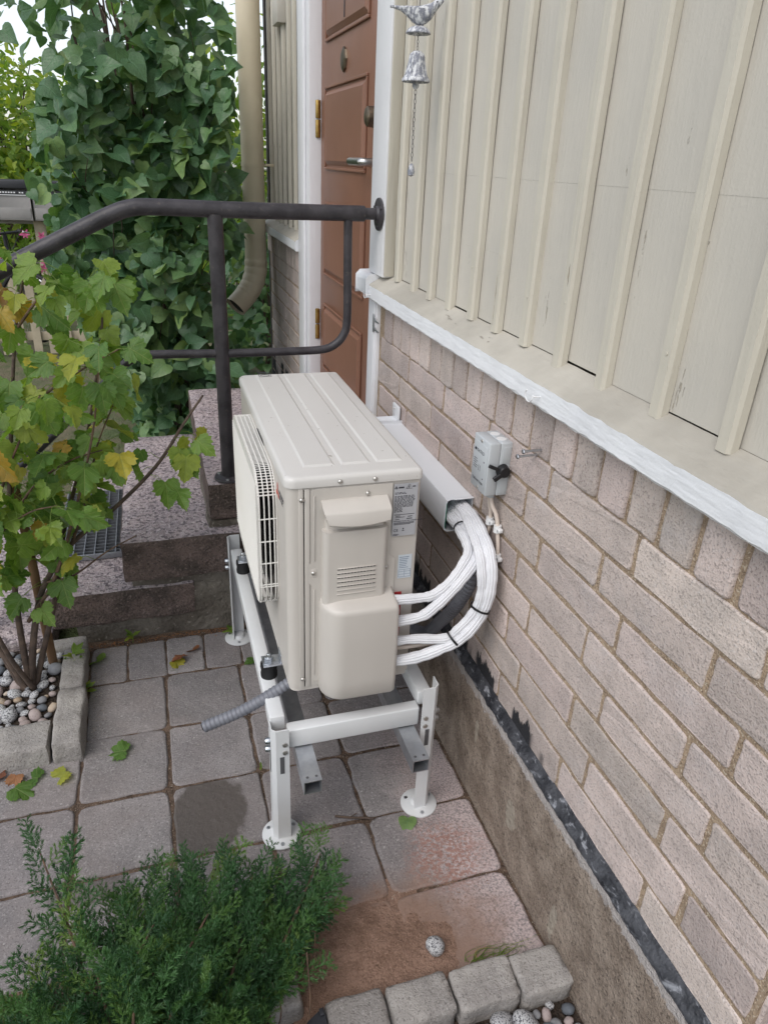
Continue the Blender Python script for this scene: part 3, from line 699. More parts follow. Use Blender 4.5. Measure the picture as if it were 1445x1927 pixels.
# ------------------------------------------------------------------ heat pump unit
UX, UY, UZ = .338, .897, .612
un = thing('heat_pump', 'beige outdoor heat pump unit with white fan grille on a metal stand', 'heat pump', (.17, .45, 0))
def rr_poly(x0, x1, y0, y1, rs, n=6):
    """rounded rectangle; rs = radius at (x0y0, x1y0, x1y1, x0y1)"""
    P = []
    for (cx, cy, r, a0) in ((x0, y0, rs[0], 180), (x1, y0, rs[1], 270), (x1, y1, rs[2], 0), (x0, y1, rs[3], 90)):
        ox, oy = cx+(r if cx == x0 else -r), cy+(r if cy == y0 else -r)
        for k in range(n+1):
            a = R(a0+90*k/n); P.append((ox+r*math.cos(a), oy+r*math.sin(a)))
    return P
body = prism('cabinet', rr_poly(0, UX, 0, UY, (.024, .006, .006, .024)), 'z', .012, .606, 'unit_shell', un)
prism('base_pan', rr_poly(.004, UX-.004, .004, UY-.004, (.022, .006, .006, .022)), 'z', -.004, .012, 'unit_shell', un)
# lid: rounded top with pressed ridges
V = []; F = []
lp = [(rr_poly(-.004-d, UX+.004+d, -.005-d, UY+.004+d, (r1, r2, r2, r1), 7), z) for d, z, r1, r2 in ((0, .606, .028, .012), (0, .622, .028, .012), (-.0025, .628, .026, .0105), (-.007, .6315, .022, .008), (-.012, .6325, .018, .006))]
n = len(lp[0][0])
for P, z in lp:
    for x, y in P: V.append((x, y, z))
for k in range(len(lp)-1):
    for i in range(n): F.append((k*n+i, k*n+(i+1) % n, (k+1)*n+(i+1) % n, (k+1)*n+i))
F.append(tuple((len(lp)-1)*n+i for i in range(n))); F.append(tuple(range(n-1, -1, -1)))
lid = link('lid', mesh('lid', V, F, True), 'unit_lid', un)
try: lid.data.set_sharp_from_angle(angle=R(50))
except Exception: pass
def ridge(x0, x1, y0, y1, h=.0032, s=.006):
    V = [(x0, y0, .6326), (x1, y0, .6326), (x1, y1, .6326), (x0, y1, .6326), (x0+s, y0+s*1.6, .6326+h), (x1-s, y0+s*1.6, .6326+h), (x1-s, y1-s, .6326+h), (x0+s, y1-s, .6326+h)]
    link('lid_panel', mesh('lid_panel', V, [(4, 5, 6, 7), (0, 1, 5, 4), (1, 2, 6, 5), (2, 3, 7, 6), (3, 0, 4, 7)]), 'unit_lid', lid)
ridge(.052, .131, .055, .885); ridge(.147, .222, .055, .885); ridge(.237, .306, .055, .885)
# small symbol box printed at the far corner of the lid
for lo, hi in (((.062, .850), (.1035, .852)), ((.062, .908), (.1035, .910)), ((.062, .850), (.0635, .910)), ((.102, .850), (.1035, .910))):
    box('lid_mark', (lo[0], lo[1], .6358), (hi[0], hi[1], .6362), 'ink', lid, 0)
for cy in (.866, .893):
    q = [(.083+.016*math.cos(a*.5236)+.0, cy+.009*math.sin(a*.5236), .636) for a in range(12)]
    tube('lid_mark', q+[q[0]], .0009, 'ink', lid, 4, 0)
def screw(parent, x, y, z, ax='y', r=.0062):
    prof = [(.0, -.0042), (r*.5, -.0040), (r*.9, -.0022), (r, 0)]
    return lathe('screw', prof, (x, y, z), 'screw', parent, 12, ax)
for x, z in ((.130, .616), (.217, .616)): screw(lid, x, -.0055, z)
# side face panels and seams
sp = prism('service_panel', [(.060, .030), (.060, .335), (.052, .345), (.052, .390), (.060, .400), (.060, .594), (.066, .600), (.262, .600), (.262, .398), (.278, .386), (.278, .06), (.272, .03)], 'y', -.0045, -.0005, 'unit_shell', un, .0012)
box('corner_strip', (.029, -.003, .008), (.0405, -.0005, .606), 'unit_shell', un, .0006)
box('corner_strip', (.0435, -.0032, .012), (.0565, -.0005, .602), 'unit_shell', un, .0006)
box('gap_shade', (.0408, -.0012, .012), (.0432, -.0004, .600), 'dark_void', un, 0)  # dark strip painted in for the shade inside the seam
box('panel_rib', (.0655, -.0068, .05), (.0685, -.0046, .322), 'unit_shell', sp, .0008)
box('panel_rib', (.0655, -.0068, .405), (.0685, -.0046, .585), 'unit_shell', sp, .0008)
for x, z in ((.0365, .575), (.065, .370), (.200, .5785), (.257, .364), (.036, .040)): screw(un, x, -.0048, z)
box('screw_tab', (.058, -.0052, .358), (.074, -.0046, .382), 'unit_shell', sp, .001)
# electrical cover with finger hood, louvres and pipe cover
ec = prism('louvre_cover', rr_poly(.085, .249, -.032, .0, (.016, .014, .001, .001)), 'z', .285, .494, 'unit_shell', un)
prism('hood_recess', rr_poly(.093, .243, -.017, .0, (.008, .008, .001, .001)), 'z', .494, .520, 'unit_shell', ec)
V = []; F = []
secs = [(.521, .093, .245, -.050), (.5165, .096, .242, -.047), (.548, .087, .2495, -.046), (.5655, .0825, .2515, -.034), (.5705, .0835, .2505, -.026), (.5715, .087, .247, -.004)]
def hood_ring(z, x0, x1, yf, n=9):
    P = [(x0, -.003, z)]
    for k in range(n):
        t = k/(n-1); P.append((x0+(x1-x0)*(.0+t), yf - .006*math.sin(math.pi*t), z-.006*math.sin(math.pi*t)*(1 if z < .53 else 0)))
    P.append((x1, -.003, z)); return P
rings = [hood_ring(z, x0, x1, yf) for z, x0, x1, yf in ((.5200, .100, .243, -.034), (.5180, .0975, .2455, -.040), (.5195, .0955, .2475, -.0445), (.5225, .0945, .2485, -.0465), (.5465, .0860, .2510, -.0425), (.5505, .0845, .2512, -.0400), (.5530, .0840, .2510, -.0370), (.5690, .0830, .2500, -.010), (.5710, .0840, .2495, -.004))]
m_ = len(rings[0])
for q in rings: V += q
for k in range(len(rings)-1):
    for i in range(m_-1): F.append((k*m_+i, k*m_+i+1, (k+1)*m_+i+1, (k+1)*m_+i))
F.append(tuple(range(m_-1, -1, -1))); F.append(tuple((len(rings)-1)*m_+i for i in range(m_)))
bm = bmesh.new(); me = mesh('hood', V, F); bm.from_mesh(me); link('hood', bm_mesh('hood', bm, True, 38), 'unit_shell', ec)
for k in range(7):
    z = .312+k*.0125
    box('louvre_slot', (.120, -.0326, z), (.219, -.0316, z+.0035), 'dark_void' if k > 1 else 'unit_shell', ec, 0)
    box('louvre_lip', (.1195, -.0355, z+.0035), (.2195, -.0322, z+.0058), 'unit_shell', ec, .0008)
    if k > 1:
        boxes('louvre_web', [((.120+j*.0083-.0008, -.0332, z), (.120+j*.0083+.0008, -.0325, z+.0035)) for j in range(1, 12)], 'unit_shell', ec)
V = []; F = []; pr = []
for z, dx, dy in ((-.004, .016, .052), (.000, .006, .066), (.010, .001, .073), (.06, .0, .075), (.18, .0, .0745), (.268, .001, .0725), (.276, .002, .0715), (.281, .004, .069), (.2845, .006, .0645), (.296, .011, .032), (.304, .013, .0)):
    x0, x1 = .078+dx*.5, .279-dx*.6
    P = [(x0, .0, z)]
    for k in range(9):
        a = R(90*k/8); P.append((x0+.058*(1-math.cos(a)), -dy*math.sin(a)*.98, z))
    for k in range(5):
        a = R(90*k/4); P.append((x1-.012+.012*math.sin(a), -dy+min(.012, dy)*(1-math.cos(a)), z))
    P.append((x1+.004, .0, z)); pr.append(P)
m_ = len(pr[0])
for P in pr: V += P
for k in range(len(pr)-1):
    for i in range(m_-1): F.append((k*m_+i, k*m_+i+1, (k+1)*m_+i+1, (k+1)*m_+i))
F.append(tuple(range(m_-1, -1, -1)))
bm = bmesh.new(); me = mesh('pipe_cover', V, F); bm.from_mesh(me); link('pipe_cover', bm_mesh('pipe_cover', bm, True, 60), 'unit_shell', un)
# rating plate and stickers on the side
rp = box('rating_plate', (.2665, -.0062, .452), (.3285, -.005, .597), 'label_silver', un, 0)
yl = -.0064
def bar(parent, x0, x1, z, h, mat='ink'): box('print_line', (x0, yl-.0002, z), (x1, yl+.0001, z+h), mat, parent, 0)
tri = lambda cx, cz, s: [(cx-s, cz), (cx+s, cz), (cx, cz+s*1.7)]
for dx, dz in ((0, .0036), (-.0022, 0), (.0022, 0)):
    prism('plate_emblem', [(.2715+dx-.0021, .585+dz), (.2715+dx, .585+dz-.0018), (.2715+dx+.0021, .585+dz), (.2715+dx, .585+dz+.0036)], 'y', yl-.0003, yl, 'ink', rp)
bar(rp, .278, .292, .5850, .0042)
t3 = tube('warning_sign', [(.2975, yl, .583), (.3125, yl, .583), (.305, yl, .5955), (.2975, yl, .583)], .0006, 'ink', rp, 4, 0)
bar(rp, .304, .306, .585, .006); bar(rp, .314, .322, .587, .003)
rs = random.Random(3)
for k in range(17):
    z = .573-k*.0033; x = .269
    if k in (2,): continue
    while x < (.318 if 2 < k < 13 else .295 if k < 2 else .287):
        w = rs.uniform(.002, .0075); bar(rp, x, x+w, z, .0016); x += w+rs.uniform(.0008, .003)
for z, a, b, h in ((.512, .270, .3235, .0013), (.508, .274, .286, .0016), (.5045, .274, .298, .0013), (.505, .306, .318, .002), (.4985, .274, .284, .0015), (.499, .303, .318, .0022), (.489, .2695, .3235, .0012), (.4865, .2695, .3235, .0012), (.484, .2695, .314, .0012), (.4565, .2690, .285, .0012), (.454, .2690, .281, .0012), (.470, .294, .2975, .004), (.4655, .293, .2985, .0018)): bar(rp, a, b, z, h)
text('plate_text', 'CE', frame((.2695, yl-.0002, .465), (1, 0, 0), (0, 0, 1)), .0105, 'ink', rp)
text('plate_text', 'MITSUBISHI ELECTRIC CORPORATION', frame((.2690, yl-.0002, .4925), (1, 0, 0), (0, 0, 1)), .0045, 'ink', rp)
sl = box('caution_sticker', (.2895, -.0022, .322), (.3265, -.0008, .392), 'label_pale', un, 0)
yl = -.0024
for k in range(7):
    z = .385-k*.0052; bar(sl, .2925, .2925+rs.uniform(.018, .030), z, .0014, 'ink_blue')
for z in (.326, .334, .342, .348): bar(sl, .2915, .3245, z, .0007, 'ink_blue')
for x in (.2915, .3075, .324): bar(sl, x, x+.0007, .326, .0225, 'ink_blue')
for z0, z1 in ((.205, .280), (.125, .200)):
    rl = box('red_sticker', (.2835, -.0022, z0), (.3035, -.0008, z1), 'label_red', un, 0)
    for q in range(3): bar(rl, .288, .2985, z0+.012+q*.02, .0012, 'label_pale')
# fan grille on the front face
gz0, gz1, gy0, gy1, gx = .170, .585, .135, .690, -.050
fan = lathe('fan_housing', [(.0, -.004), (.19, -.004), (.21, -.002), (.225, -.001)], (.0, .41, .375), 'dark_void', un, 40, 'x')
def rr_path(x, y0, y1, z0, z1, r, n=7):
    P = []
    for (cy, cz, a0) in ((y0+r, z0+r, 180), (y1-r, z0+r, 270), (y1-r, z1-r, 0), (y0+r, z1-r, 90)):
        for k in range(n+1):
            a = R(a0+90*k/n); P.append((x, cy+r*math.cos(a), cz+r*math.sin(a)))
    return P
grl = prism('fan_grille', [(p[1], p[2]) for p in rr_path(0, gy0+.004, gy1-.004, gz0+.004, gz1-.004, .085)], 'x', gx-.001, gx+.003, 'grille_plastic', un, .001)
for x in (gx+.004, gx+.0165, gx+.029, gx+.041, -.002):
    P = rr_path(x, gy0-.000, gy1, gz0, gz1, .088); tube('rim_wire', P+[P[0]], .0019, 'grille_plastic', grl, 6, 0, caps=False)
P = rr_path(0, gy0, gy1, gz0, gz1, .088)
per = [0]
for i in range(len(P)): per.append(per[-1]+(Vector(P[(i+1) % len(P)])-Vector(P[i])).length)
def along(s):
    for i in range(len(P)):
        if per[i+1] >= s:
            t = (s-per[i])/(per[i+1]-per[i]); return Vector(P[i]).lerp(Vector(P[(i+1) % len(P)]), t)
    return Vector(P[0])
CB = []
for rr_ in (.0013, .0019):
    me = mesh('comb_bar', *tube_geo([(gx, 0, 0), (-.001, 0, 0)], rr_, 5, False), True); me.materials.append(MAT['grille_plastic']); CB.append(me)
s = 0
while s < per[-1]-.004:
    q = along(s); top = q.z > gz1-.05
    place(CB[0 if top else 1], 'comb_bar', (0, q.y, q.z), grl); s += .0085 if top else .066
L = []
for k in range(46):
    z = gz0+.03+k*.0078
    if z < gz1-.03: L.append(tube_geo([(gx-.0018, gy0+.02, z), (gx-.0018, gy1-.02, z)], .0011, 4, False))
link('face_ribs', mesh('face_ribs', *join_geo(L)), 'grille_plastic', grl)['kind'] = 'stuff'
# maker's name on the front corner: three red diamonds and two lines of lettering
FX = -.0008
def diamond(cy, cz, ang, s=.013):
    a = R(ang); d = Vector((math.cos(a), math.sin(a))); e_ = Vector((-d.y, d.x)); P = [Vector((0, 0)), d*s+e_*s*.577, d*2*s, d*s-e_*s*.577]
    return [(cy-p.x, cz+p.y) for p in P]
for a in (90, 210, 330): prism('emblem_diamond', diamond(.118, .548, a), 'x', FX-.0004, FX, 'logo_red', un)
text('maker_name', 'MITSUBISHI', frame((FX, .100, .552), (0, -1, 0), (0, 0, 1)), .0135, 'ink', un)
text('maker_name', 'ELECTRIC', frame((FX, .100, .539), (0, -1, 0), (0, 0, 1)), .0135, 'ink', un)
# mounting feet of the unit
for y in (.146, .744):
    for sx in (0, 1):
        x0, x1 = (-.052, .006) if sx == 0 else (UX-.006, UX+.052)
        box('mounting_foot', (x0, y-.026, -.0025), (x1, y+.026, .0015), 'galvanised', un, .001)
        box('foot_web', ((x0+.05 if sx == 0 else x0), y-.02, -.003), ((x1 if sx == 0 else x1-.05), y+.02, .03), 'galvanised', un, .001)

# ------------------------------------------------------------------ stand
sd = thing('unit_stand', 'white metal four legged stand under the heat pump', 'stand', (.17, .42, G))
LX, RX, NY, FY = -.040, .383, -.040, .925
def c_beam(name, lo, hi): return box(name, lo, hi, 'stand_white', sd, .004, 2)
c_beam('side_beam', (LX-.021, NY+.008, -.098), (LX+.021, FY-.008, -.050))
c_beam('side_beam', (RX-.021, NY+.008, -.098), (RX+.021, FY-.008, -.050))
c_beam('cross_beam', (LX+.024, NY-.018, -.146), (RX-.022, NY+.018, -.084))
c_beam('cross_beam', (LX+.024, FY-.018, -.146), (RX-.022, FY+.018, -.084))
def leg(x, y, sx, sy, top):
    """folded angle leg: two flanges with a bevelled corner, slot, base disc and bolts"""
    w, t, cz = .046, .0035, G+.006
    P = [(0, 0), (w*.42, 0), (w, 0)]
    out = [(x+sx*.0, y+sy*.0)]
    poly = [(-.024, -.012), (-.012, -.024), (.024, -.024), (.024, -.0205), (-.0105, -.0205), (-.0205, -.0105), (-.0205, .024), (-.024, .024)]
    poly = [(x-px*sx*-1 if False else x+px*(1 if sx < 0 else -1), y+py*(1 if sy < 0 else -1)) for px, py in poly]
    L = prism('leg', poly, 'z', cz, top, 'stand_white', sd)
    lathe('base_disc', [(.0, .022), (.020, .020), (.026, .009), (.052, .006), (.056, .004), (.056, 0)], (x, y, G+.0015), 'stand_white', L, 32)
    for a in (0, 120, 240): lathe('disc_bolt', [(.0065, 0), (.0055, .004), (.0, .004)], (x+.042*math.cos(R(a+25)), y+.042*math.sin(R(a+25)), G+.0068), 'zinc', L, 8, 'z', False)
    fx = x+(-.0245 if sx < 0 else .0245); fy = y-.0245 if sy < 0 else y+.0245
    dx = -1 if sx < 0 else 1; dy = -1 if sy < 0 else 1
    box('slot', (fx-.0006, y-.006, -.22), (fx+.0006, y+.006, -.13), 'fan_plastic', L, 0)
    box('slot', (x-.006+dx*-.004, fy-.0006, -.215), (x+.006+dx*-.004, fy+.0006, -.155), 'fan_plastic', L, 0)
    for z in (-.112, -.140):
        lathe('cap_nut', [(.010, 0), (.010, dx*.008), (.008, dx*.013), (.0, dx*.016)], (fx, y+.002, z), 'zinc', L, 12, 'x')
        lathe('cap_nut', [(.007, 0), (.0068, dy*.003), (.0, dy*.0045)], (x-dx*.012, fy, z), 'screw', L, 10, 'y')
    return L
leg(LX, NY-.012, -1, -1, -.062); leg(RX+.004, NY-.010, 1, -1, -.006); leg(LX-.006, FY+.012, -1, 1, -.012); leg(RX+.006, FY+.012, 1, 1, -.012)
for y in (.146, .744):
    for x in (-.034, RX-.012):
        rb = lathe('rubber_mount', [(.0, 0), (.024, 0), (.0245, .010), (.0225, .022), (.0245, .034), (.024, .0445), (.0, .0445)], (x, y, -.0498), 'rubber', sd, 24)
        lathe('washer', [(.0, .002), (.020, .002), (.020, 0), (.0, 0)], (x, y, .0018), 'zinc', rb, 20)
        lathe('nut', [(.012, 0), (.012, .009), (.010, .011), (.0, .011)], (x, y, .004), 'zinc', rb, 6, 'z', False)
        lathe('bolt_end', [(.006, 0), (.006, .012), (.0045, .014), (.0, .014)], (x, y, .014), 'zinc', rb, 10)
def channel(x0, x1, y0, y1, z0, z1):
    t = .0028
    o = boxes('channel_bar', [((x0, y0, z1-t), (x1, y1, z1)), ((x0, y0, z0), (x0+t, y1, z1-t)), ((x1-t, y0, z0), (x1, y1, z1-t)), ((x0+t, y0+.0, z0), (x1-t, y1, z0+t))], 'galvanised', sd)
    for x in (x0+.012, x1-.012): lathe('bolt_hole', [(.004, 0), (.004, .0006), (.0, .0006)], (x, y0+.016, z1), 'fan_plastic', o, 10)
    return o
channel(.002, .050, -.186, FY+.10, -.190, -.1475); channel(.300, .348, -.188, FY+.10, -.190, -.1475)

# ------------------------------------------------------------------ pipe trunking on the wall
tk = thing('pipe_trunking', 'white plastic pipe trunking on the brick wall behind the unit', 'trunking', (.55, .5, .40))
ty0, ty1 = .178, .885
cv = [(.573, .447), (.500, .449), (.4915, .4455), (.488, .437), (.4865, .362), (.489, .352), (.497, .346), (.573, .343)]
inn = [(x+.0025 if x < .56 else x, z+(-.0025 if z > .40 else .0025)) for x, z in cv]
prism('cover', cv+inn[::-1], 'y', ty0, ty1, 'trunk_white', tk)
box('back_plate', (.5715, ty0+.004, .350), (.5745, ty1, .440), 'trunk_white', tk, 0)
box('top_lip', (.513, ty0-.0035, .4465), (.573, ty0+.006, .4495), 'trunk_white', tk, .0008)
cap = prism('end_cap', [(.573, .340), (.4845, .346), (.4835, .44), (.492, .452), (.573, .451)], 'y', .835, .888, 'trunk_white', tk, .012)
box('fixing_tab', (.560, .845, .440), (.5695, .915, .505), 'trunk_white', tk, .004)
screw(tk, .561, .887, .488, 'x', .004)
# hexagonal foam liner seen in the mouth
box('green_liner', (.4895, ty0+.006, .352), (.496, .50, .440), 'trunk_green', tk, .001)

# ------------------------------------------------------------------ insulated refrigerant pipes
pipes = thing('refrigerant_pipes', 'four white taped refrigerant pipes curving from the trunking into the unit', 'pipes', (.40, -.03, .1))
def flute(th): return 1.06 - .17*(1-abs(math.sin(th*5.5)))**2 + .03*math.sin(th*3+.7)
def wobble(r, s): return lambda t: r*(1+.045*math.sin(t*31+s)+.04*math.sin(t*77+s*2)+.03*math.sin(t*140+s*5))
paths = [
 ([(.262, -.030, .276), (.340, -.035, .275), (.385, -.035, .280), (.431, -.030, .312), (.469, -.020, .360), (.487, .000, .378), (.493, .040, .393), (.496, .090, .397), (.507, .15, .390), (.512, .25, .385), (.512, .36, .385)], .0128, 1.),
 ([(.262, -.032, .208), (.345, -.045, .222), (.391, -.048, .256), (.444, -.042, .304), (.489, -.030, .354), (.510, .000, .372), (.515, .040, .394), (.517, .100, .402), (.522, .15, .402), (.528, .25, .392), (.528, .36, .392)], .0138, 2.),
 ([(.262, -.034, .146), (.336, -.045, .151), (.418, -.058, .148), (.452, -.062, .175), (.492, -.066, .228), (.506, -.066, .287), (.505, -.055, .349), (.506, -.020, .393), (.515, .060, .416), (.530, .140, .420), (.540, .25, .412), (.540, .36, .412)], .0125, 3.),
 ([(.262, -.036, .080), (.338, -.050, .092), (.397, -.062, .116), (.452, -.070, .145), (.495, -.074, .195), (.520, -.074, .253), (.530, -.066, .329), (.531, -.035, .390), (.534, .040, .418), (.545, .130, .422), (.552, .25, .412), (.552, .36, .412)], .0152, 4.)]
for Pp, r, s_ in paths:
    tube('insulated_pipe', catmull(Pp, 14), wobble(r, s_), 'tape_white', pipes, 66, 0, flute)
def tie(c, d, ra, rb_):
    d = Vector(d).normalized(); a = Vector((0, 0, 1)); n1 = d.cross(a).normalized(); n2 = d.cross(n1)
    q = [Vector(c)+n1*ra*math.cos(k*math.pi/12)+n2*rb_*math.sin(k*math.pi/12) for k in range(24)]
    V = []; F = []
    for k in range(24):
        o_ = (q[k]-Vector(c)).normalized()*.0016
        V += [q[k]-d*.003, q[k]-d*.003+o_, q[k]+d*.003+o_, q[k]+d*.003]
    for k in range(24):
        for j in range(4): F.append((k*4+j, ((k+1) % 24)*4+j, ((k+1) % 24)*4+(j+1) % 4, k*4+(j+1) % 4))
    return link('cable_tie', mesh('cable_tie', V, F), 'black_plastic', pipes)
def tie_on(i, j, ra, rb_):
    a = Vector(paths[2][0][i]); b = Vector(paths[3][0][j]); da = Vector(paths[3][0][j+1])-Vector(paths[3][0][j-1]); return (a+b)/2, da
c_, d_ = tie_on(4, 5, 0, 0); tie(c_, d_, .0300, .0225)
c_, d_ = tie_on(2, 3, 0, 0); tie(c_+Vector((.004, .0, .002)), d_, .0205, .0275)
c_ = (Vector(paths[0][0][7])+Vector(paths[1][0][7]))/2; tie(c_, (.05, .5, -.02), .0225, .0185)

# ------------------------------------------------------------------ conduits and cables
def hose(name, P, r, pitch, mat, parent, depth=.12, res=16):
    C = catmull(P, 40); L = sum((C[i+1]-C[i]).length for i in range(len(C)-1)); n = int(L/pitch*6)
    acc = [0]
    for i in range(len(C)-1): acc.append(acc[-1]+(C[i+1]-C[i]).length)
    Q = []; j = 0
    for k in range(n+1):
        s = L*k/n
        while j < len(C)-2 and acc[j+1] < s: j += 1
        t = (s-acc[j])/max(1e-9, acc[j+1]-acc[j]); Q.append(C[j].lerp(C[j+1], t))
    return tube(name, Q, lambda t: r*(1-depth*(.5+.5*math.cos(t*n/6*2*math.pi))**2), mat, parent, res, 0)
dh = thing('drain_hose', 'grey ribbed drain hose pointing out from under the unit front', 'hose', (-.12, .06, -.1))
hose('hose_body', [(.035, .075, -.018), (-.011, .065, -.035), (-.07, .06, -.064), (-.135, .058, -.093), (-.232, .055, -.121)], .0168, .0125, 'conduit_grey', dh)
tube('hose_mouth', [(-.2325, .055, -.1211), (-.2335, .055, -.1215)], .012, 'dark_void', dh, 14, 0)
gc = thing('cable_conduit', 'dark grey ribbed conduit behind the white pipes against the wall', 'conduit', (.50, .15, .1))
hose('conduit_body', [(.47, .46, -.14), (.500, .36, -.13), (.514, .29, -.09), (.515, .193, .019), (.515, .113, .116), (.515, .055, .205), (.518, .025, .275), (.526, .04, .345), (.533, .12, .375), (.535, .24, .375)], .0205, .0150, 'conduit_grey', gc, .22)
cb = thing('supply_cable', 'beige supply cable running from the switch gland behind the pipes', 'cable', (.56, 0, .3))
tube('cable', [(.548, .030, .530), (.552, .020, .500), (.562, .006, .470), (.566, -.006, .420), (.566, -.018, .360), (.562, -.008, .300), (.552, -.012, .230), (.520, -.020, .150), (.46, -.020, .112), (.37, -.020, .108), (.27, -.020, .110)], .0058, 'cable_beige', cb, 10, 8)
cb2 = thing('short_cable', 'short beige cable looping from the switch into the trunking', 'cable', (.56, .05, .42))
tube('cable', [(.548, .046, .530), (.556, .050, .500), (.565, .050, .465), (.566, .047, .425), (.562, .054, .392), (.552, .075, .374), (.545, .12, .378), (.545, .22, .388)], .0052, 'cable_beige', cb2, 10, 8)
def clip(loc, parent):
    x, y, z = loc
    lathe('cable_clip', [(.0, -.010), (.0105, -.010), (.0105, .010), (.0, .010)], (x, y, z), 'plastic_white', parent, 16, 'z')
    b = box('cable_clip', (x-.006, y-.020, z-.006), (x+.008, y-.006, z+.006), 'plastic_white', parent, .003)
    lathe('clip_nail', [(.0, -.0075), (.003, -.007), (.0034, -.005)], (x, y-.014, z), 'zinc', b, 8, 'x')
clip((.564, .047, .440), cb2); clip((.564, -.002, .440), cb); clip((.564, -.019, .362), cb)

# ------------------------------------------------------------------ safety switch on the wall
sw = thing('safety_switch', 'grey safety switch box with black rotary handle on the brick wall', 'switch', (.57, .04, .61))
box('enclosure_back', (.543, -.009, .541), (.5755, .086, .686), 'box_grey', sw, .0035, 2)
box('enclosure_lid', (.5115, -.0085, .5415), (.5427, .0855, .6855), 'box_grey', sw, .0035, 2)
fp = box('face_plate', (.5098, -.001, .557), (.5118, .078, .671), 'box_grey', sw, .0008)
for z in (.677, .549): lathe('lid_screw', [(.0, -.0012), (.0045, -.0012), (.005, 0)], (.5114, .039, z), 'screw', sw, 10, 'x')
for y in (.060, .022): lathe('knockout', [(.013, 0), (.013, .0012), (.010, .0012), (.0, .0004)], (.556, y, .6855), 'plastic_white', sw, 20)
box('side_panel', (.549, -.0102, .630), (.570, -.0088, .675), 'box_grey', sw, .0012); box('side_panel', (.549, -.0102, .548), (.570, -.0088, .600), 'box_grey', sw, .0012)
hd = lathe('rotary_handle', [(.0, -.018), (.013, -.018), (.0155, -.015), (.0165, -.004), (.018, 0)], (.553, -.0088, .612), 'black_plastic', sw, 24, 'y')
bm = bmesh.new(); bm_box(bm, (-.010, -.004, -.0065), (.034, .004, .0065), .002, 2)
me = bm_mesh('lever', bm, True, 50); me.transform(Matrix.Translation((.553, -.0225, .612)) @ Matrix.Rotation(R(145), 4, 'Y')); me.transform(Matrix.Translation((0, 0, 0)))
link('lever', me, 'black_plastic', hd)
me2 = bmesh.new(); bm_box(me2, (.020, -.003, -.0045), (.050, .003, .0045), .0015, 2)
me = bm_mesh('lever_tip', me2, True, 50); me.transform(Matrix.Translation((.553, -.0225, .612)) @ Matrix.Rotation(R(205), 4, 'Y')); link('lever_tip', me, 'black_plastic', hd)
gl = lathe('cable_gland', [(.0135, 0), (.0135, -.010), (.0105, -.013), (.0105, -.020), (.0, -.020)], (.548, .030, .5415), 'box_grey', sw, 6, 'z', False)
lathe('cable_gland', [(.010, 0), (.010, -.010), (.008, -.014), (.0, -.014)], (.548, .050, .5415), 'box_grey', sw, 12, 'z')
def wtext(body, y, z, size): return text('switch_text', body, frame((.5096, y, z), (0, -1, 0), (0, 0, 1)), size, 'ink', fp)
wtext('KATKO', .058, .644, .0125)
for k in range(3): tube('switch_mark', [(.5096, .071-k*.004, .645), (.5096, .069-k*.004, .652)], .0012, 'ink', fp, 5, 0)
wtext('TURVAKYTKIN', .072, .5645, .0095)
for k in range(5): box('print_line', (.5095, .072-rs.uniform(.016, .024), .622-k*.0058), (.5098, .072, .6235-k*.0058), 'ink', fp, 0)
for z in (.626, .580): box('print_line', (.5095, .010, z), (.5098, .015, z+.003), 'ink', fp, 0)
for z in (.608, .600): box('print_line', (.5095, .040, z-.004), (.5098, .0415, z+.004), 'ink', fp, 0); box('print_line', (.5095, .031, z-.004), (.5098, .0325, z+.004), 'ink', fp, 0)

# ------------------------------------------------------------------ hooks, screws and bracket
def cup_hook(name, loc, label, s=1.):
    h = thing(name, label, 'hook', loc); x, y, z = loc
    q = [(x+.004, y-.016*s, z+.006*s), (x-.010*s, y-.014*s, z+.006*s)]
    for k in range(9):
        a = R(-30+k*32); q.append((x-.012*s-.002*k*s*.3, y+.004*s+.014*s*math.cos(a+3.4), z+.004*s+.013*s*math.sin(a+3.4)))
    tube('wire', q, .0016*s, 'plastic_white', h, 8, 4); return h
cup_hook('cup_hook', (.527, -.165, .853), 'white cup hook in the middle of the painted ledge')
cup_hook('cup_hook', (.527, 1.165, .846), 'white cup hook at the door end of the ledge')
for (y, z), lab in (((-.152, .722), 'upper bolt of the pair in the bricks right of the switch'), ((-.128, .700), 'lower bolt of the pair in the bricks right of the switch')):
    t = thing('wall_bolt', lab, 'bolt', (.57, y, z))
    tube('shank', [(.575, y, z), (.530, y+.006, z-.004)], .0032, 'zinc', t, 8, 0)
    lathe('head', [(.0, -.005), (.0055, -.005), (.0065, -.003), (.0065, 0)], (.530, y+.006, z-.004), 'zinc', t, 8, 'x', False)
hb = thing('holder_plate', 'small rusty plate with two pins on the door jamb below the ledge', 'bracket', (.555, 1.19, .74))
box('plate', (.552, 1.172, .705), (.5545, 1.186, .775), 'galvanised', hb, .001)
for z in (.758, .724): tube('pin', [(.556, 1.178, z), (.548, 1.13, z-.002), (.549, 1.095, z-.003)], .0032, 'zinc', hb, 8, 0)

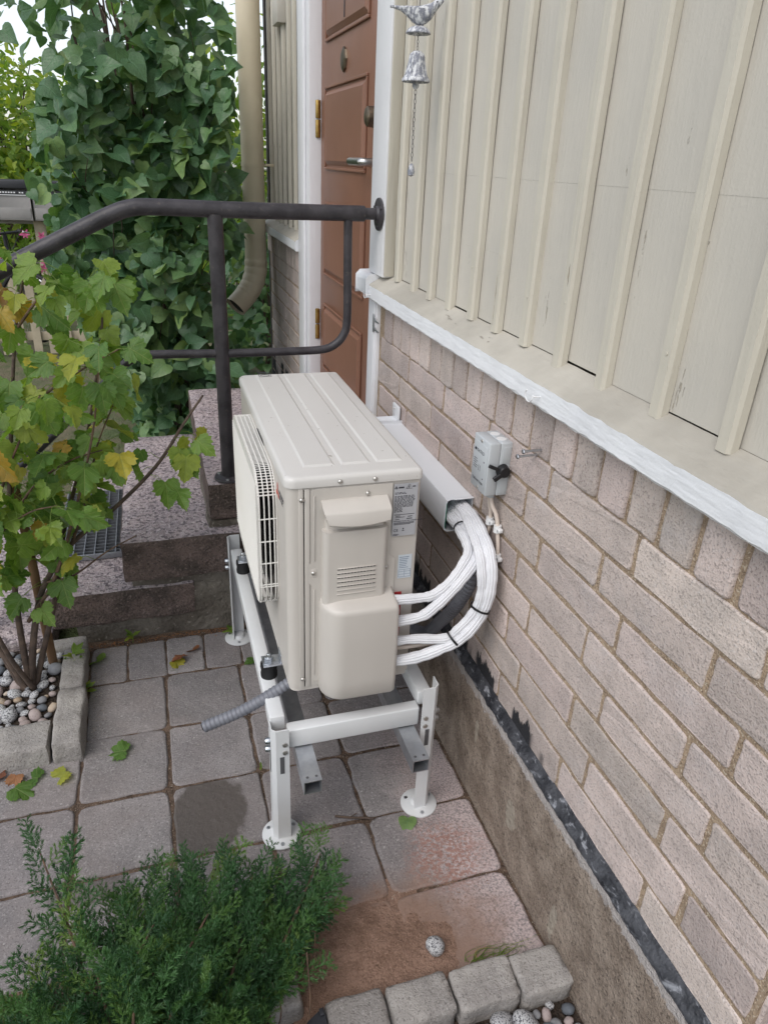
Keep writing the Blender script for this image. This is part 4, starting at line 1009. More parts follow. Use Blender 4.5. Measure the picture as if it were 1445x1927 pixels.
# ------------------------------------------------------------------ bird and bell chime
ch = thing('bird_chime', 'whitewashed metal bird and bell chime hanging on the siding', 'wind chime', (.505, .692, 1.28))
CX, CY = .505, .692
BDIR = Vector((.93, -.36, 0))      # the bird has swung round, beak away from the door
bd = ((-.080, .004, .003, .022), (-.068, .009, .004, .021), (-.050, .011, .006, .018), (-.034, .015, .012, .013), (-.018, .020, .019, .006), (.0, .0225, .0225, .003), (.018, .0215, .0225, .007), (.032, .018, .0195, .014), (.041, .0145, .016, .024), (.050, .012, .0125, .032), (.058, .007, .007, .036), (.064, .002, .002, .038))
V = []; F = []; m_ = 14; side_v = Vector((-BDIR.y, BDIR.x, 0)); BZ = 1.661
for s, w, h, dz in bd:
    for k in range(m_):
        a = 2*math.pi*k/m_; V.append(Vector((CX, CY, BZ+dz)) + BDIR*s + side_v*(w*.8*math.cos(a)) + Vector((0, 0, h*math.sin(a))))
for i in range(len(bd)-1):
    for k in range(m_): F.append((i*m_+k, (i+1)*m_+k, (i+1)*m_+(k+1) % m_, i*m_+(k+1) % m_))
F.append(tuple(range(m_))); F.append(tuple((len(bd)-1)*m_+k for k in range(m_-1, -1, -1)))
bm = bmesh.new(); me = mesh('bird', V, F); bm.from_mesh(me); bird = link('bird', bm_mesh('bird', bm, True, 60), 'chime', ch)
ep = Vector((CX, CY, BZ+.034)) + BDIR*.047 - side_v*.0095
lathe('eye', [(.0, .0022), (.0016, .0016), (.0022, 0), (.0, -.001)], tuple(ep), 'black_plastic', bird, 8, 'y')
for sg in (-1, 1):
    wv = [Vector((CX, CY, BZ)) + BDIR*u + side_v*(sg*w) + Vector((0, 0, z)) for u, w, z in ((.018, .0170, .018), (-.010, .0190, .020), (-.052, .0125, .020), (-.012, .0178, .004), (.012, .0180, .004), (.003, .0215, .012))]
    link('wing', mesh('wing', wv, [(0, 5, 1), (1, 5, 3), (1, 3, 2), (0, 4, 5), (4, 3, 5)], True), 'chime', bird)
for q in (-.008, .010): tube('bird_leg', [Vector((CX, CY, BZ-.016))+BDIR*q, Vector((CX, CY, BZ-.030))+BDIR*(q+.003)], .0025, 'chime', bird, 6, 0)
lathe('perch_cup', [(.0, .012), (.018, .011), (.028, .006), (.0345, -.004), (.0335, -.0055), (.018, .002), (.0, .004)], (CX, CY, 1.628), 'chime', ch, 28)
bell = lathe('bell', [(.0, .040), (.010, .039), (.0185, .033), (.0225, .023), (.025, .006), (.030, -.016), (.036, -.025), (.0385, -.028), (.0395, -.034), (.0375, -.0355), (.027, -.026), (.018, .012), (.0, .024)], (CX, CY, 1.544), 'chime', ch, 32)
for a in range(0, 360, 45): tube('bell_rib', [(CX+.0195*math.cos(R(a)), CY+.0195*math.sin(R(a)), 1.576), (CX+.0255*math.cos(R(a)), CY+.0255*math.sin(R(a)), 1.550), (CX+.0325*math.cos(R(a)), CY+.0325*math.sin(R(a)), 1.524)], .0013, 'chime', bell, 5, 3)
lathe('clapper', [(.0, 0), (.008, -.001), (.0095, -.010), (.005, -.017), (.0, -.018)], (CX, CY-.002, 1.509), 'chime', ch, 14)
tmp = tube_geo([(.0052*math.cos(a*.5236), 0, .0085*math.sin(a*.5236)) for a in range(13)], .0013, 5, False)
LK = mesh('chain_link', *tmp, True); LK.materials.append(MAT['chain_metal'])
for k in range(16): place(LK, 'chain_link', (CX, CY-.003, 1.484-k*.0113), ch, (.72, .72, .72), (0, 0, R(95 if k % 2 else 15)))
for k in range(5): place(LK, 'chain_link', (CX, CY, 1.620-k*.0075), ch, (.5, .5, .5), (0, 0, R(90*(k % 2))))
lathe('pendant', [(.0, .018), (.006, .014), (.0105, -.003), (.009, -.014), (.0, -.018)], (CX, CY-.003, 1.286), 'chime', ch, 12)
tube('hanging_wire', [(CX, CY, 1.684), (CX+.004, CY+.002, 1.80), (CX+.01, CY+.004, 1.88), (.60, CY+.01, 1.90)], .0012, 'chain_metal', ch, 6, 4)

# ------------------------------------------------------------------ plants: leaf templates
def leaf_template(kind, seed, fold=.25, curl=.3):
    """one leaf, base at origin, tip along +y, about 1 long; V, F, UV"""
    rs = random.Random(seed)
    if kind == 'heart':
        half = [(.0, .0), (.16, -.10), (.34, -.06), (.46, .10), (.47, .28), (.38, .48), (.25, .68), (.11, .86), (.0, 1.02)]
    elif kind == 'currant':
        half = [(.0, .02), (.13, -.07), (.22, -.04), (.30, -.10), (.40, .02), (.46, .03), (.47, .14), (.53, .20), (.48, .32), (.55, .42), (.44, .46), (.45, .56), (.34, .58), (.28, .54), (.26, .68), (.30, .76), (.20, .82), (.17, .92), (.08, .95), (.0, 1.05)]
    else:
        half = [(.0, .0), (.13, .10), (.22, .30), (.22, .52), (.13, .78), (.0, 1.0)]
    V = []; F = []; UV = []
    n = len(half)
    tw = rs.uniform(-.25, .25); cu = curl*rs.uniform(.5, 1.4); fo = fold*rs.uniform(.5, 1.4); wav = rs.uniform(.02, .06); ph = rs.uniform(0, 6)
    def bend(x, y):
        z = fo*abs(x) - cu*y*y*.5 + wav*math.sin(y*9+ph+x*5) + tw*x*y - .25*cu*x*x
        return (x, y*(1-.12*cu*y), z)
    mid = [(0, y) for _, y in half]
    for (x, y) in half: V.append(bend(x*rs.uniform(.95, 1.05), y)); UV.append((.5+x, y))
    for k in range(1, n-1):
        V.append(bend(0, max(0, min(1, half[k][1])))); UV.append((.5, half[k][1]))
    for (x, y) in half[1:-1]: V.append(bend(-x*rs.uniform(.93, 1.05), y)); UV.append((.5-x, y))
    m0 = n; l0 = n+n-2
    M = lambda k: 0 if k == 0 else (n-1 if k == n-1 else m0+k-1)
    Lf = lambda k: 0 if k == 0 else (n-1 if k == n-1 else l0+k-1)
    if kind == 'currant':      # fan from the leaf base keeps lobes flat
        c = len(V); V.append(bend(0, .12)); UV.append((.5, .12))
        ring = [k for k in range(n)] + [Lf(k) for k in range(n-2, 0, -1)]
        V = [V[i] for i in range(len(V))]
        for i in range(len(ring)): F.append((c, ring[i], ring[(i+1) % len(ring)]))
        used = sorted({i for f in F for i in f}); mp = {a: b for b, a in enumerate(used)}
        V = [V[i] for i in used]; UV = [UV[i] for i in used]; F = [tuple(mp[i] for i in f) for f in F]
    else:
        for k in range(n-1):
            for side_ in (0, 1):
                a, b = (k, k+1) if side_ == 0 else (Lf(k), Lf(k+1)); c, d = M(k+1), M(k)
                f = []
                for q in ((a, b, c, d) if side_ == 0 else (d, c, b, a)):
                    if q not in f: f.append(q)
                if len(f) > 2: F.append(tuple(f))
    return np.array(V, float), F, UV
def leaf_mesh(name, T, mat, scale=1.):
    V, F, UV = T; me = bpy.data.meshes.new(name); me.from_pydata((V*scale).tolist(), [], F)
    uvl = me.uv_layers.new(name='UVMap'); li = np.zeros(len(me.loops), int); me.loops.foreach_get('vertex_index', li)
    uvl.data.foreach_set('uv', np.array(UV)[li].ravel()); me.polygons.foreach_set('use_smooth', [True]*len(me.polygons))
    me.materials.append(MAT[mat]); return me
def merged(name, Ts, X, mat, parent, label=None):
    """many leaves in one mesh: X = list of (template index, 4x4 matrix)"""
    VV = []; FF = []; UU = []; RN = []; n = 0
    for ti, M in X:
        V, F, UV = Ts[ti]; A = np.array(M.to_3x3()); VV.append(V@A.T+np.array(M.translation)); r = random.random()
        for f in F: FF.append(tuple(i+n for i in f)); UU += [UV[i] for i in f]
        RN += [r]*len(V); n += len(V)
    me = bpy.data.meshes.new(name); me.from_pydata(np.concatenate(VV).tolist(), [], FF)
    uvl = me.uv_layers.new(name='UVMap'); uvl.data.foreach_set('uv', np.array(UU).ravel())
    at = me.attributes.new('rnd', 'FLOAT', 'POINT'); at.data.foreach_set('value', np.array(RN))
    me.polygons.foreach_set('use_smooth', [True]*len(me.polygons)); me.materials.append(MAT[mat])
    o = link(name, me, None, parent); o['kind'] = 'stuff'; return o
def orient(pos, tip, nrm, s):
    y = Vector(tip).normalized(); z = Vector(nrm); z = (z-y*z.dot(y)).normalized(); x = y.cross(z)
    return Matrix(((x.x*s, y.x*s, z.x*s, pos[0]), (x.y*s, y.y*s, z.y*s, pos[1]), (x.z*s, y.z*s, z.z*s, pos[2]), (0, 0, 0, 1)))
def put_leaf(me, M, parent, name='leaf'):
    o = bpy.data.objects.new(name, me); COL.objects.link(o); o.parent = parent
    o.matrix_local = Matrix.Translation(-wloc(parent)) @ M; return o
def leaves(parent, Ts, meshes, X, mat, key, limit=300):
    X = sorted(X, key=key)
    for ti, M in X[:limit]: put_leaf(meshes[ti], M, parent)
    if len(X) > limit: merged('foliage', Ts, X[limit:], mat, parent)
def interp(t, tab):
    for (a, va), (b, vb) in zip(tab, tab[1:]):
        if a <= t <= b: return va+(vb-va)*(t-a)/(b-a)
    return tab[0][1] if t < tab[0][0] else tab[-1][1]
U = random.uniform

# ------------------------------------------------------------------ lilac by the house corner
HT = [leaf_template('heart', i, .30, .55) for i in range(7)]; HM = [leaf_mesh('leaf', t, 'lilac_leaf') for t in HT]
lil = thing('lilac_bush', 'tall dark green lilac bush with heart shaped leaves left of the downpipe', 'bush', (-.1, 3.3, G))
XL = [(-.5, -.42), (.13, -.50), (.57, -.76), (.95, -.86), (1.15, -.82), (1.35, -.76), (1.55, -.70), (1.75, -.66), (1.88, -1.0), (2.6, -1.4)]
XR = [(-.5, .50), (.4, .46), (.9, .40), (2.6, .42)]
stems = []
for k in range(17):
    bx = U(-.30, .12); by = U(3.1, 3.6); lean = U(-.22, .02) if k < 12 else U(-.45, -.2)
    top = U(1.8, 2.2)
    P = [(bx, by, G-.02), (bx+lean*.2+U(-.03, .03), by+U(-.05, .05), .3), (bx+lean*.7+U(-.04, .04), by+U(-.1, .05), 1.1), (bx+lean*1.3+U(-.05, .05), by+U(-.2, .1), top)]
    stems.append(P); r0 = U(.010, .020)
    tube('stem', P, lambda t, r0=r0: r0*(1-.65*t), 'bark', lil, 7, 6)
for k in range(26):
    x0 = U(-.55, .12); z0 = U(.0, 1.9); y0 = U(3.0, 3.3)
    tube('twig', [(x0, y0+.15, z0), (x0+U(-.12, .06), y0-.05, z0+U(.08, .16)), (x0+U(-.22, .1), y0-.22, z0+U(.2, .42))], lambda t: .0045*(1-.6*t), 'bark', lil, 5, 4)
X = []
for k in range(5400):
    z = U(-.46, 2.15); xl, xr = interp(z, XL), interp(z, XR); x = xl+(xr-xl)*random.random()
    edge = min(x-xl, xr-x)
    front = 2.78 + .25*mnoise.noise(Vector((x*2.6, z*2.6, 1)))+ (.25 if edge < .08 else 0) + .12*max(0, .3-z)
    y = front + (random.random()**1.6)*1.05
    if mnoise.noise(Vector((x*4.5, y*2, z*4.5)))*.5+.5 < .33 and z > .1: continue
    if z > 1.62 and x < -.30 and random.random() < .66: continue
    if z > .8 and x-xl < .16 and random.random() < .45: continue
    if y < 3.9 and x > -.256+(.60 if not .2 < z < .75 else .38)*(y+1.514)/5.26-.05*random.random(): continue
    s = U(.055, .135)*(1 if z > .1 else .85)
    tip = Vector((U(-.9, .7), U(-.75, .25), U(-1.1, .25))); nrm = Vector((U(-.9, .6), U(-1.3, .1), U(-.1, 1.3)))
    X.append((random.randrange(7), orient((x, y, z), tip, nrm, s)))
leaves(lil, HT, HM, X, 'lilac_leaf', lambda q: q[1].translation.y, 300)

# ------------------------------------------------------------------ currant bush in the left planter
CT = [leaf_template('currant', 20+i, .26, .75) for i in range(8)]; CM = [leaf_mesh('leaf', t, 'currant_leaf') for t in CT]
cur = thing('currant_bush', 'yellowing currant bush growing in the pebble planter on the left', 'bush', (-.80, .75, -.44))
br = [
 ([(-.80, .76, -.45), (-.775, .77, -.30), (-.74, .79, -.15), (-.70, .82, -.05), (-.60, .84, .08), (-.46, .84, .19), (-.30, .82, .35), (-.20, .80, .50), (-.13, .79, .60)], .014),
 ([(-.80, .76, -.45), (-.80, .77, -.25), (-.79, .78, -.05), (-.77, .82, .2), (-.72, .86, .5), (-.66, .88, .8), (-.60, .90, 1.0)], .013),
 ([(-.81, .75, -.45), (-.86, .74, -.25), (-.93, .72, .0), (-1.0, .70, .3), (-1.05, .7, .7)], .012),
 ([(-.79, .77, -.45), (-.74, .80, -.30), (-.68, .84, -.12), (-.62, .90, .12), (-.52, .96, .40), (-.44, .99, .70), (-.40, 1.0, .92)], .012),
 ([(-.82, .75, -.45), (-.88, .80, -.28), (-.93, .88, .0), (-.92, .95, .4), (-.88, 1.0, .8)], .011),
 ([(-.79, .75, -.44), (-.83, .68, -.22), (-.86, .62, .1), (-.82, .58, .45), (-.78, .55, .75)], .010),
 ([(-.77, .79, -.18), (-.66, .74, .0), (-.56, .70, .25), (-.47, .68, .52), (-.42, .66, .75)], .008),
 ([(-.72, .86, .5), (-.60, .80, .62), (-.46, .74, .72), (-.36, .70, .78)], .006),
 ([(-.60, .84, .08), (-.52, .80, .28), (-.47, .78, .45), (-.40, .75, .60)], .006),
 ([(-.77, .82, .2), (-.66, .78, .34), (-.55, .75, .42), (-.45, .72, .46)], .006),
 ([(-.93, .72, .0), (-.80, .66, .25), (-.68, .62, .5), (-.58, .60, .68)], .007),
 ([(-.70, .82, -.05), (-.60, .76, .0), (-.48, .72, .10), (-.38, .70, .16)], .005),
 ([(-.66, .88, .8), (-.55, .84, .92), (-.42, .80, .95), (-.34, .78, .93)], .005),
 ([(-.86, .62, .1), (-.76, .58, .26), (-.66, .56, .34), (-.58, .55, .36)], .005)]
PTS = []
for P, r0 in br:
    C = catmull(P, 6); tube('branch', C, lambda t, r0=r0: max(.0022, r0*(1-.75*t)), 'twig' if r0 < .009 else 'bark', cur, 7, 0)
    for i in range(len(C)): PTS.append((C[i], i/len(C), r0, P is br[0][0]))
XRc = [(-.4, -.72), (-.15, -.66), (0, -.60), (.2, -.53), (.35, -.45), (.45, -.34), (.55, -.28), (.66, -.28), (.8, -.28), (1.0, -.33), (1.1, -.45)]
X = []; tries = 0; petioles = []
while len(X) < 300 and tries < 9000:
    tries += 1
    b, t, r0, long_ = random.choice(PTS)
    if b.z < -.12 or (r0 > .01 and t < .35): continue
    p = b + Vector((U(-.09, .09), U(-.10, .10), U(-.05, .08)))
    if p.x > interp(p.z, XRc) and not (long_ and p.x > -.36 and random.random() < .5): continue
    if p.z < .12 and random.random() < .55: continue
    s = U(.056, .100)*(1 if p.z > 0 else .85)
    out = Vector((p.x-b.x, p.y-b.y, 0)); tip = out.normalized()*.8+Vector((U(-.5, .5), U(-.6, .3), U(-1.1, .0)))
    nrm = Vector((U(-.6, .5), U(-1.0, .1), U(.2, 1.2)))
    X.append((random.randrange(8), orient(p, tip, nrm, s))); petioles.append(tube_geo([b, b.lerp(p, .55)+Vector((0, 0, .008)), p+tip.normalized()*s*.1], .0011, 4, False))
link('leaf_stalks', mesh('leaf_stalks', *join_geo(petioles), True), 'currant_leaf', cur)['kind'] = 'stuff'
leaves(cur, CT, CM, X, 'currant_leaf', lambda q: q[1].translation.y, 300)
stake = tag(tube('wooden_stake', [(-.735, .87, -.47), (-.738, .865, -.1), (-.742, .86, .24), (-.765, .85, .46), (-.79, .84, .7)], .016, 'stake_wood', None, 12, 3), 'brown wooden stake leaning in the pebble planter among currant stems', 'stake')

# ------------------------------------------------------------------ creeping juniper in the foreground
def spray_template(seed, L=.13):
    rs = random.Random(seed); V = []; F = []; UV = []
    def needle(p, d, l, w):
        d = d.normalized(); a = d.cross(Vector((rs.uniform(-1, 1), rs.uniform(-1, 1), rs.uniform(-1, 1)))).normalized()*w
        n = len(V); V.extend([tuple(p-a), tuple(p+a), tuple(p+d*l*.55+a*.9), tuple(p+d*l)]); F.extend([(n, n+1, n+2), (n, n+2, n+3)]); UV.extend([(.3, .3)]*4)
    def twig_(p, d, l, depth):
        steps = max(3, int(l/.0052)); q = Vector(p); dd = Vector(d).normalized()
        for i in range(steps):
            dd = (dd+Vector((rs.uniform(-.08, .08), rs.uniform(-.08, .08), rs.uniform(-.06, .10)))).normalized(); q = q+dd*l/steps
            for k in range(4 if depth else 3):
                a = rs.uniform(0, 6.28); o1 = dd.orthogonal().normalized(); o2 = dd.cross(o1)
                needle(q, dd*.9+(o1*math.cos(a)+o2*math.sin(a))*.65, rs.uniform(.010, .017)*(1.0 if depth else .9), rs.uniform(.0013, .0020))
            if depth == 0 and i > 1 and i % 2 == 0:
                sgn = 1 if (i//2) % 2 else -1
                side_ = dd.cross(Vector((0, 0, 1))).normalized()*sgn
                twig_(q, dd*.8+side_*rs.uniform(.6, .9)+Vector((0, 0, rs.uniform(-.1, .35))), rs.uniform(.026, .050)*(1-.5*i/steps), 1)
        for k in range(5): needle(q, dd+Vector((rs.uniform(-.4, .4), rs.uniform(-.4, .4), rs.uniform(-.4, .4))), .012, .0011)
    twig_((0, 0, 0), (0, 1, 0), L, 0)
    return np.array(V), F, UV
JT = [spray_template(50+i, .10+.012*i) for i in range(6)]
JM = [leaf_mesh('spray', t, 'juniper_needle') for t in JT]; JP = [leaf_mesh('spray', t, 'juniper_pale') for t in JT[:3]]
for m_ in JM+JP: m_.polygons.foreach_set('use_smooth', [False]*len(m_.polygons))
jun = thing('juniper_bush', 'low spreading green juniper in the planting bed at the front', 'bush', (-.40, -.75, G))
root = Vector((-.40, -.78, -.45)); X = []
tips = [(-.66, -.10, -.13), (-.62, -.36, -.24), (-.50, -.26, -.24), (-.40, -.20, -.25), (-.32, -.14, -.26), (-.22, -.17, -.26), (-.12, -.22, -.26), (-.02, -.22, -.27), (.075, -.20, -.26), (.06, -.28, -.29), (.03, -.33, -.29), (-.06, -.38, -.31), (-.16, -.46, -.30), (-.22, -.55, -.27),
        (-.74, -.46, -.26), (-.82, -.54, -.26), (-.90, -.66, -.28), (-.80, -.84, -.25), (-.66, -.48, -.21), (-.52, -.40, -.19), (-.38, -.36, -.18), (-.25, -.36, -.19), (-.16, -.40, -.22), (-.58, -.60, -.15), (-.42, -.56, -.13), (-.30, -.58, -.14), (-.24, -.60, -.20), (-.62, -.82, -.13), (-.40, -.82, -.11), (-.3, -.80, -.16), (-.5, -.98, -.14), (-.28, -.68, -.2), (-.3, -.26, -.24), (-.45, -.30, -.22), (-.7, -.66, -.18), (-.2, -.28, -.25), (-.08, -.32, -.28)]
for ti, tp in enumerate(tips):
    tp = Vector(tp); tp.z -= .06; tp = Vector((root.x+(tp.x-root.x)*.90, root.y+(tp.y-root.y)*.88, tp.z)); st0 = root+Vector((U(-.12, .16), U(-.10, .14), 0)); midp = st0.lerp(tp, .5)+Vector((U(-.04, .04), U(-.03, .03), .05))
    C = catmull([st0, midp, tp], 8); tube('branch', C, lambda t: .0075*(1-.85*t)+.0006, 'twig', jun, 6, 0)
    n = 18
    for k in range(n):
        t = .30+.70*(k/(n-1)); i = min(len(C)-2, int(t*(len(C)-1))); p = C[i].lerp(C[i+1], t*(len(C)-1)-i); d = (C[i+1]-C[i]).normalized()
        sgn = 1 if k % 2 else -1; sd_ = d.cross(Vector((0, 0, 1))).normalized()*sgn
        tip = d*(1. if k < n-2 else 2.) + sd_*(U(.3, .95) if k < n-2 else .1) + Vector((0, 0, U(-.30, .14)))
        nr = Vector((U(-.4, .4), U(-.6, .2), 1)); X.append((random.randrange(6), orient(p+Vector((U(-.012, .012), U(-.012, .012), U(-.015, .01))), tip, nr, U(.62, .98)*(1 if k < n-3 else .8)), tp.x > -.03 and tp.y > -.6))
random.shuffle(X); X.sort(key=lambda q: -q[1].translation.z)
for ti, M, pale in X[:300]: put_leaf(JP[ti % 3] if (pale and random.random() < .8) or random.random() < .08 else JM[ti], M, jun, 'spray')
merged('foliage', JT, [(a, b) for a, b, c in X[300:]], 'juniper_needle', jun)
for k in range(14):
    b = Vector((U(-.22, -.05), U(-.62, -.48), -.46)); tube('dead_twig', [b, b+Vector((U(-.03, .04), U(0, .04), U(.05, .09))), b+Vector((U(-.04, .07), U(.02, .10), U(.10, .16)))], .0016, 'twig', jun, 5, 4)

# ------------------------------------------------------------------ fallen leaves, twig and weeds on the paving
DM = [leaf_mesh('leaf', t, 'dry_leaf') for t in CT[:4]]
FM = leaf_mesh('leaf', leaf_template('currant', 77, .05, .1), 'currant_leaf')
def fallen(loc, rz, s, me, label, tilt=.12):
    o = bpy.data.objects.new('fallen_leaf', me); COL.objects.link(o)
    o.location = loc; o.scale = (s, s, s); o.rotation_euler = (U(-tilt, tilt), U(-tilt, tilt), rz); return tag(o, label, 'leaf', 'leaves fallen on the paving')
fallen((-.475, .385, G+.012), 1.2, .075, CM[2], 'pale green fallen leaf on the middle of the left pavers')
fallen((-.655, .345, G+.010), 2.2, .075, CM[1], 'dark green fallen leaf at the foot of the planter kerb')
fallen((-.735, .335, G+.010), 1.0, .070, CM[4], 'yellow green fallen leaf beside the planter kerb')
fallen((-.80, .315, G+.010), 4.0, .075, FM, 'flat green fallen leaf left of the planter kerb corner')
fallen((-.86, .35, G+.012), .4, .075, DM[0], 'curled brown fallen leaf at the left edge of the paving', .4)
fallen((-.80, .365, G+.012), 2.9, .055, DM[1], 'small brown fallen leaf against the planter kerb', .4)
fallen((-.265, .845, G+.020), 2.0, .060, DM[2], 'brown curled leaf between the stairs and the far stand leg', .5)
fallen((-.225, .875, G+.018), .6, .055, DM[3], 'reddish curled leaf nearest the far stand leg', .5)
fallen((-.305, .83, G+.012), 3.8, .060, CM[5], 'olive leaf left of the two brown leaves by the stairs')
fallen((.335, -.100, G+.010), 2.7, .058, HM[2], 'small dark green leaf beside the near right stand foot')
fallen((-.575, .90, G+.012), .9, .070, CM[3], 'green leaf lying against the right side of the planter')
fallen((-.01, .77, G+.008), 1.9, .040, CM[6], 'tiny yellow leaf under the far side beam of the stand')
tw = thing('fallen_twig', 'thin brown twig lying on the joint between two pavers', 'twig', (.17, -.06, G))
tube('twig_body', [(.125, -.035, G+.006), (.165, -.052, G+.007), (.215, -.066, G+.006), (.235, -.075, G+.006)], .0035, 'bark', tw, 6, 4)
tube('side_twig', [(.165, -.052, G+.007), (.19, -.045, G+.010)], .0016, 'bark', tw, 5, 2)
OT = [leaf_template('oval', 90+i, .2, .3) for i in range(3)]; OM = [leaf_mesh('leaf', t, 'hedge_leaf') for t in OT]
def weed(loc, n, s, label):
    w = thing('weed', label, 'weed', loc)
    tube('stem', [loc, (loc[0]+.004, loc[1]-.004, loc[2]+s*.8)], .0014, 'currant_leaf', w, 5, 2)
    for k in range(n):
        a = U(0, 6.28); put_leaf(OM[k % 3], orient((loc[0], loc[1], loc[2]+s*U(.2, .8)), (math.cos(a), math.sin(a), U(.2, .9)), (0, 0, 1), s*U(.6, 1.0)), w)
weed((-.46, 1.005, G), 5, .055, 'small green weed at the foot of the stairs')
weed((-.655, .86, -.43), 14, .060, 'bushy green weed growing beside the planter kerb and stake')
weed((-.075, .97, G), 6, .045, 'tiny weed between the stairs and the far stand leg')
weed((-.62, .73, G), 7, .045, 'green weed in the joint right of the planter kerb')
weed((-.062, .212, G), 3, .020, 'tiny seedling in the paver joint left of the near stand leg')
weed((.20, .33, G), 5, .025, 'tiny seedling in the paver joint below the unit')
gt = thing('grass_tuft', 'flattened green grass tuft behind the right kerb stone', 'grass', (.40, -.545, G))
for k in range(26):
    b = Vector((.33+U(0, .10), -.553+U(-.008, .008), G+.004)); tube('blade', [b, b+Vector((U(.0, .05), U(-.005, .02), U(.004, .012))), b+Vector((U(.04, .12), U(-.01, .03), U(.002, .010)))], lambda t: .0011*(1-t)+.0001, 'currant_leaf', gt, 3, 3)

# ------------------------------------------------------------------ background: fence, letterboxes, bicycle, hedges
pf = thing('picket_fence', 'low cream picket fence behind the stairs', 'fence', (-1.3, 5.9, G))
for k in range(16):
    x = -2.55+k*.135
    prism('picket', [(x-.034, G), (x+.034, G), (x+.034, .15), (x, .21), (x-.034, .15)], 'y', 5.895, 5.915, 'fence_wood', pf, .002)
for z in (-.02, -.32): box('rail', (-2.62, 5.918, z-.04), (-.45, 5.950, z+.04), 'fence_wood', pf, .003)
ms = thing('letterbox_stand', 'beige wooden post and beam carrying the row of letterboxes', 'stand', (-1.36, 7.6, G))
box('post', (-1.42, 7.56, G-.02), (-1.31, 7.66, .56), 'fence_wood', ms, .004); box('beam', (-2.5, 7.57, .53), (-.6, 7.66, .575), 'mailbox_grey', ms, .004)
labs = ['grey letterbox at the left picture edge', 'grey letterbox second from the left picture edge', 'grey letterbox third from the left partly behind leaves', 'grey letterbox at the right end of the row behind leaves']
for k in range(4):
    x0 = -2.065+k*.345; b = thing('letterbox', labs[k], 'letterbox', (x0+.15, 7.5, .58), 'row of letterboxes')
    prism('box_body', [(7.40, .578), (7.66, .578), (7.66, .93), (7.42, .86)], 'x', x0, x0+.325, 'mailbox_grey', b, .006)
    box('lid', (x0-.004, 7.385, .885), (x0+.329, 7.68, .965), 'mailbox_dark', b, .01)
    pl = box('name_plate', (x0+.03, 7.402, .83), (x0+.295, 7.409, .868), 'mailbox_dark', b, 0)
    box('plate_rim', (x0+.02, 7.404, .820), (x0+.305, 7.411, .828), 'plastic_white', b, 0)
    for q in range(9):
        if q == 6: continue
        box('print_line', (x0+.045+q*.026, 7.400, .842), (x0+.062+q*.026, 7.4025, .855), 'plastic_white', pl, 0)
    box('lower_flap', (x0+.01, 7.398, .59), (x0+.315, 7.406, .70), 'mailbox_grey', b, .003)
bk = thing('bicycle', 'black bicycle parked by the flower bed left of the lilac', 'bicycle', (-1.5, 6.4, G))
def wheel(c, d):
    c = Vector(c); d = Vector(d).normalized(); u = Vector((0, 0, 1))
    ring = [c+d*.33*math.cos(k*.2618)+u*.33*math.sin(k*.2618) for k in range(25)]
    w = tube('wheel', ring, .020, 'rubber', bk, 8, 0); tube('rim', [c+(p-c)*.92 for p in ring], .011, 'steel', w, 6, 0)
    L = [tube_geo([c, c+d*.31*math.cos(k*.3927)+u*.31*math.sin(k*.3927)], .0015, 4, False) for k in range(16)]
    link('spokes', mesh('spokes', *join_geo(L)), 'steel', w); return w
dB = Vector((-.85, .52, 0)).normalized(); f0 = Vector((-1.40, 6.35, G+.35)); r0_ = f0+dB*1.05
wheel(f0, dB); wheel(r0_, dB)
hd_ = f0+dB*.17+Vector((0, 0, .55)); bb = f0+dB*.62+Vector((0, 0, -.06)); st_ = f0+dB*.78+Vector((0, 0, .47))
for a, b, r in ((f0, hd_, .013), (hd_-Vector((0, 0, .08)), bb, .020), (hd_-Vector((0, 0, .04)), st_-Vector((0, 0, .06)), .017), (bb, st_+Vector((0, 0, .1)), .016), (bb, r0_, .010), (st_, r0_, .009)): tube('frame_tube', [a, b], r, 'bike_paint', bk, 10, 0)
hb_ = hd_+Vector((0, 0, .12)); tube('stem', [hd_, hb_], .018, 'bike_paint', bk, 10, 0)
sx = Vector((dB.y, -dB.x, 0))
tube('handlebar', [hb_-sx*.32+dB*.1, hb_-sx*.2, hb_, hb_+sx*.2, hb_+sx*.32+dB*.1], .013, 'bike_paint', bk, 10, 6)
for sg in (-1, 1): tube('brake_lever', [hb_+sx*sg*.22-dB*.03, hb_+sx*sg*.33-dB*.01-Vector((0, 0, .02))], .008, 'steel', bk, 8, 0); tube('brake_cable', [hb_+sx*sg*.2-dB*.03, hb_+sx*sg*.12-dB*.10+Vector((0, 0, .04)), hd_-dB*.05-Vector((0, 0, .05))], .004, 'rubber', bk, 6, 6)
prism('saddle', [((st_+dB*.02).x-.06, (st_+dB*.02).y-.1), ((st_).x+.06, (st_).y-.06), ((st_).x+.05, (st_).y+.1), ((st_).x-.07, (st_).y+.06)], 'z', st_.z+.10, st_.z+.16, 'rubber', bk, .02)
ET = [leaf_template('oval', 120+i, .2, .35) for i in range(5)]; EM = [leaf_mesh('leaf', t, 'hedge_leaf') for t in ET]
